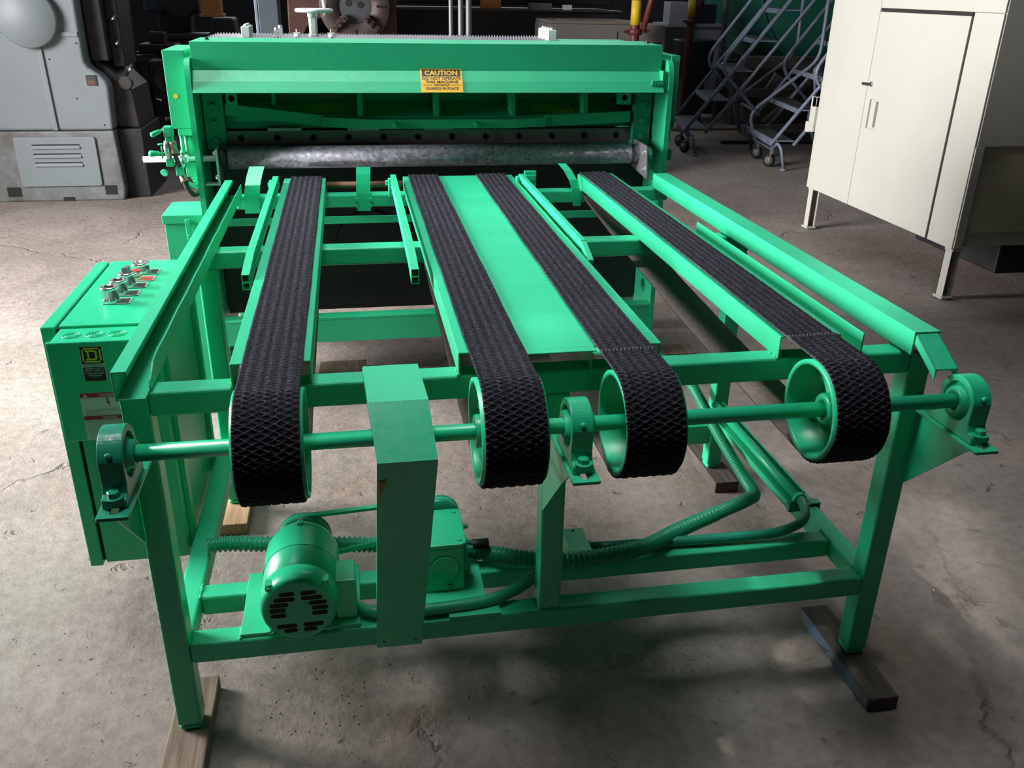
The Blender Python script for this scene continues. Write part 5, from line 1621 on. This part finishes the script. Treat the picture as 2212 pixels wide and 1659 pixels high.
solo('dark_carton', MB().box(4.80, 5.12, 10.0, 10.3, 1.1705, 1.40), M_blueband, 'dark blue carton on the storage rack shelf', 'box', None, .004)
tk = thing('green_tank', (6.25, 9.9, 0.72), 'large dark green horizontal tank end behind the stairs', 'tank')
build('shell', MB().lathe([(9.05, .0), (9.03, .5), (9.0, .93), (9.03, .965), (9.08, .975), (11.0, .975), (11.0, 0)], (6.22, 0, 1.67), 'y', 72, caps=False), M_tank, tk)
build('rim_flange', MB().lathe([(8.99, .955), (8.99, .985), (9.05, .985), (9.05, .955)], (6.22, 0, 1.67), 'y', 72, closed=True), M_tank, tk)
tr = thing('timber_trestle', (5.9, 9.2, 0), 'dark timber trestle carrying the green tank', 'trestle')
build('cap_beam', MB().box(5.05, 7.2, 8.78, 8.95, .72, .86), M_wood_dark, tr, bevel=0.006)
build('sill_beam', MB().box(5.05, 7.2, 8.78, 8.849, .40, .50), M_wood_dark, tr, bevel=0.006)
for x in (5.12, 6.0, 6.9):
    build('timber_post', MB().box(x, x + .17, 8.85, 8.97, .0, .72), M_wood_dark, tr, bevel=0.006)
build('timber_brace', MB().bar((5.35, 8.74, .10), (6.0, 8.74, .72), .06, .10, up=(0, 1, 0)), M_wood_dark, tr, bevel=0.004)
for y in (9.4, 10.6):
    build('bearer', MB().box(5.2, 7.2, y, y + .15, .0, .693), M_wood_dark, tr, bevel=0.006)
solo('leaning_board', MB().add([(5.45, 9.05, .42), (6.0, 9.05, .18), (6.1, 9.05, .34), (5.58, 9.05, .66), (5.45, 9.09, .42), (6.0, 9.09, .18), (6.1, 9.09, .34), (5.58, 9.09, .66)],
     [(0, 1, 2, 3), (7, 6, 5, 4), (0, 4, 5, 1), (1, 5, 6, 2), (2, 6, 7, 3), (3, 7, 4, 0)]), M_panel, 'pale board leaning under the green tank', 'board')
solo('old_pallet', MB().box(5.0, 6.4, 8.0, 8.6, .0, .12), M_wood_dark, 'low dark timber skid on the floor below the tank', 'skid', None, .01)
solo('floor_rail', MB().box(4.3, 7.2, 8.95, 9.0, 0, .02), M_rust, 'rusty steel rail set along the floor by the stairs', 'rail')
solo('floor_pipe', MB().cyl((4.5, 7.95, .022), (7.0, 7.85, .022), .022, 12), M_blueband, 'dark pipe lying on the floor behind the stairs', 'pipe')

# grit and small stones scattered on the concrete under and beside the table
gr = MB()
def pebble(x, y, r):
    k = 5
    vs = [(x + r * math.cos(2 * math.pi * i / k + x), y + r * math.sin(2 * math.pi * i / k + x) * random.uniform(.7, 1), 0.0) for i in range(k)] + [(x + r * .1, y, r * random.uniform(.5, .9))]
    gr.add(vs, [(i, (i + 1) % k, k) for i in range(k)] + [tuple(range(k - 1, -1, -1))])
for i in range(900):
    q = random.random()
    if q < .45:
        x, y = random.gauss(1.15, .32), random.gauss(.10, .045)
    elif q < .7:
        x, y = random.gauss(.25, .35), random.gauss(.1, .18)
    else:
        x, y = random.uniform(-.8, 2.2), random.uniform(-.6, 1.2)
    if any(a < x < b and c < y < d for a, b, c, d in ((-.04, .08, -.32, .19), (1.55, 1.68, -.17, .21), (1.57, 1.69, .83, 1.38), (-.05, .09, .81, 1.2))):
        continue
    pebble(x, y, random.uniform(.0012, .0042))
solo('floor_grit', gr, mat('grit', (0.30, 0.25, 0.21), .9, 0, .4, 90), 'pale grit and crumbs scattered on the concrete under the table', 'grit', None, 0, 'stuff')
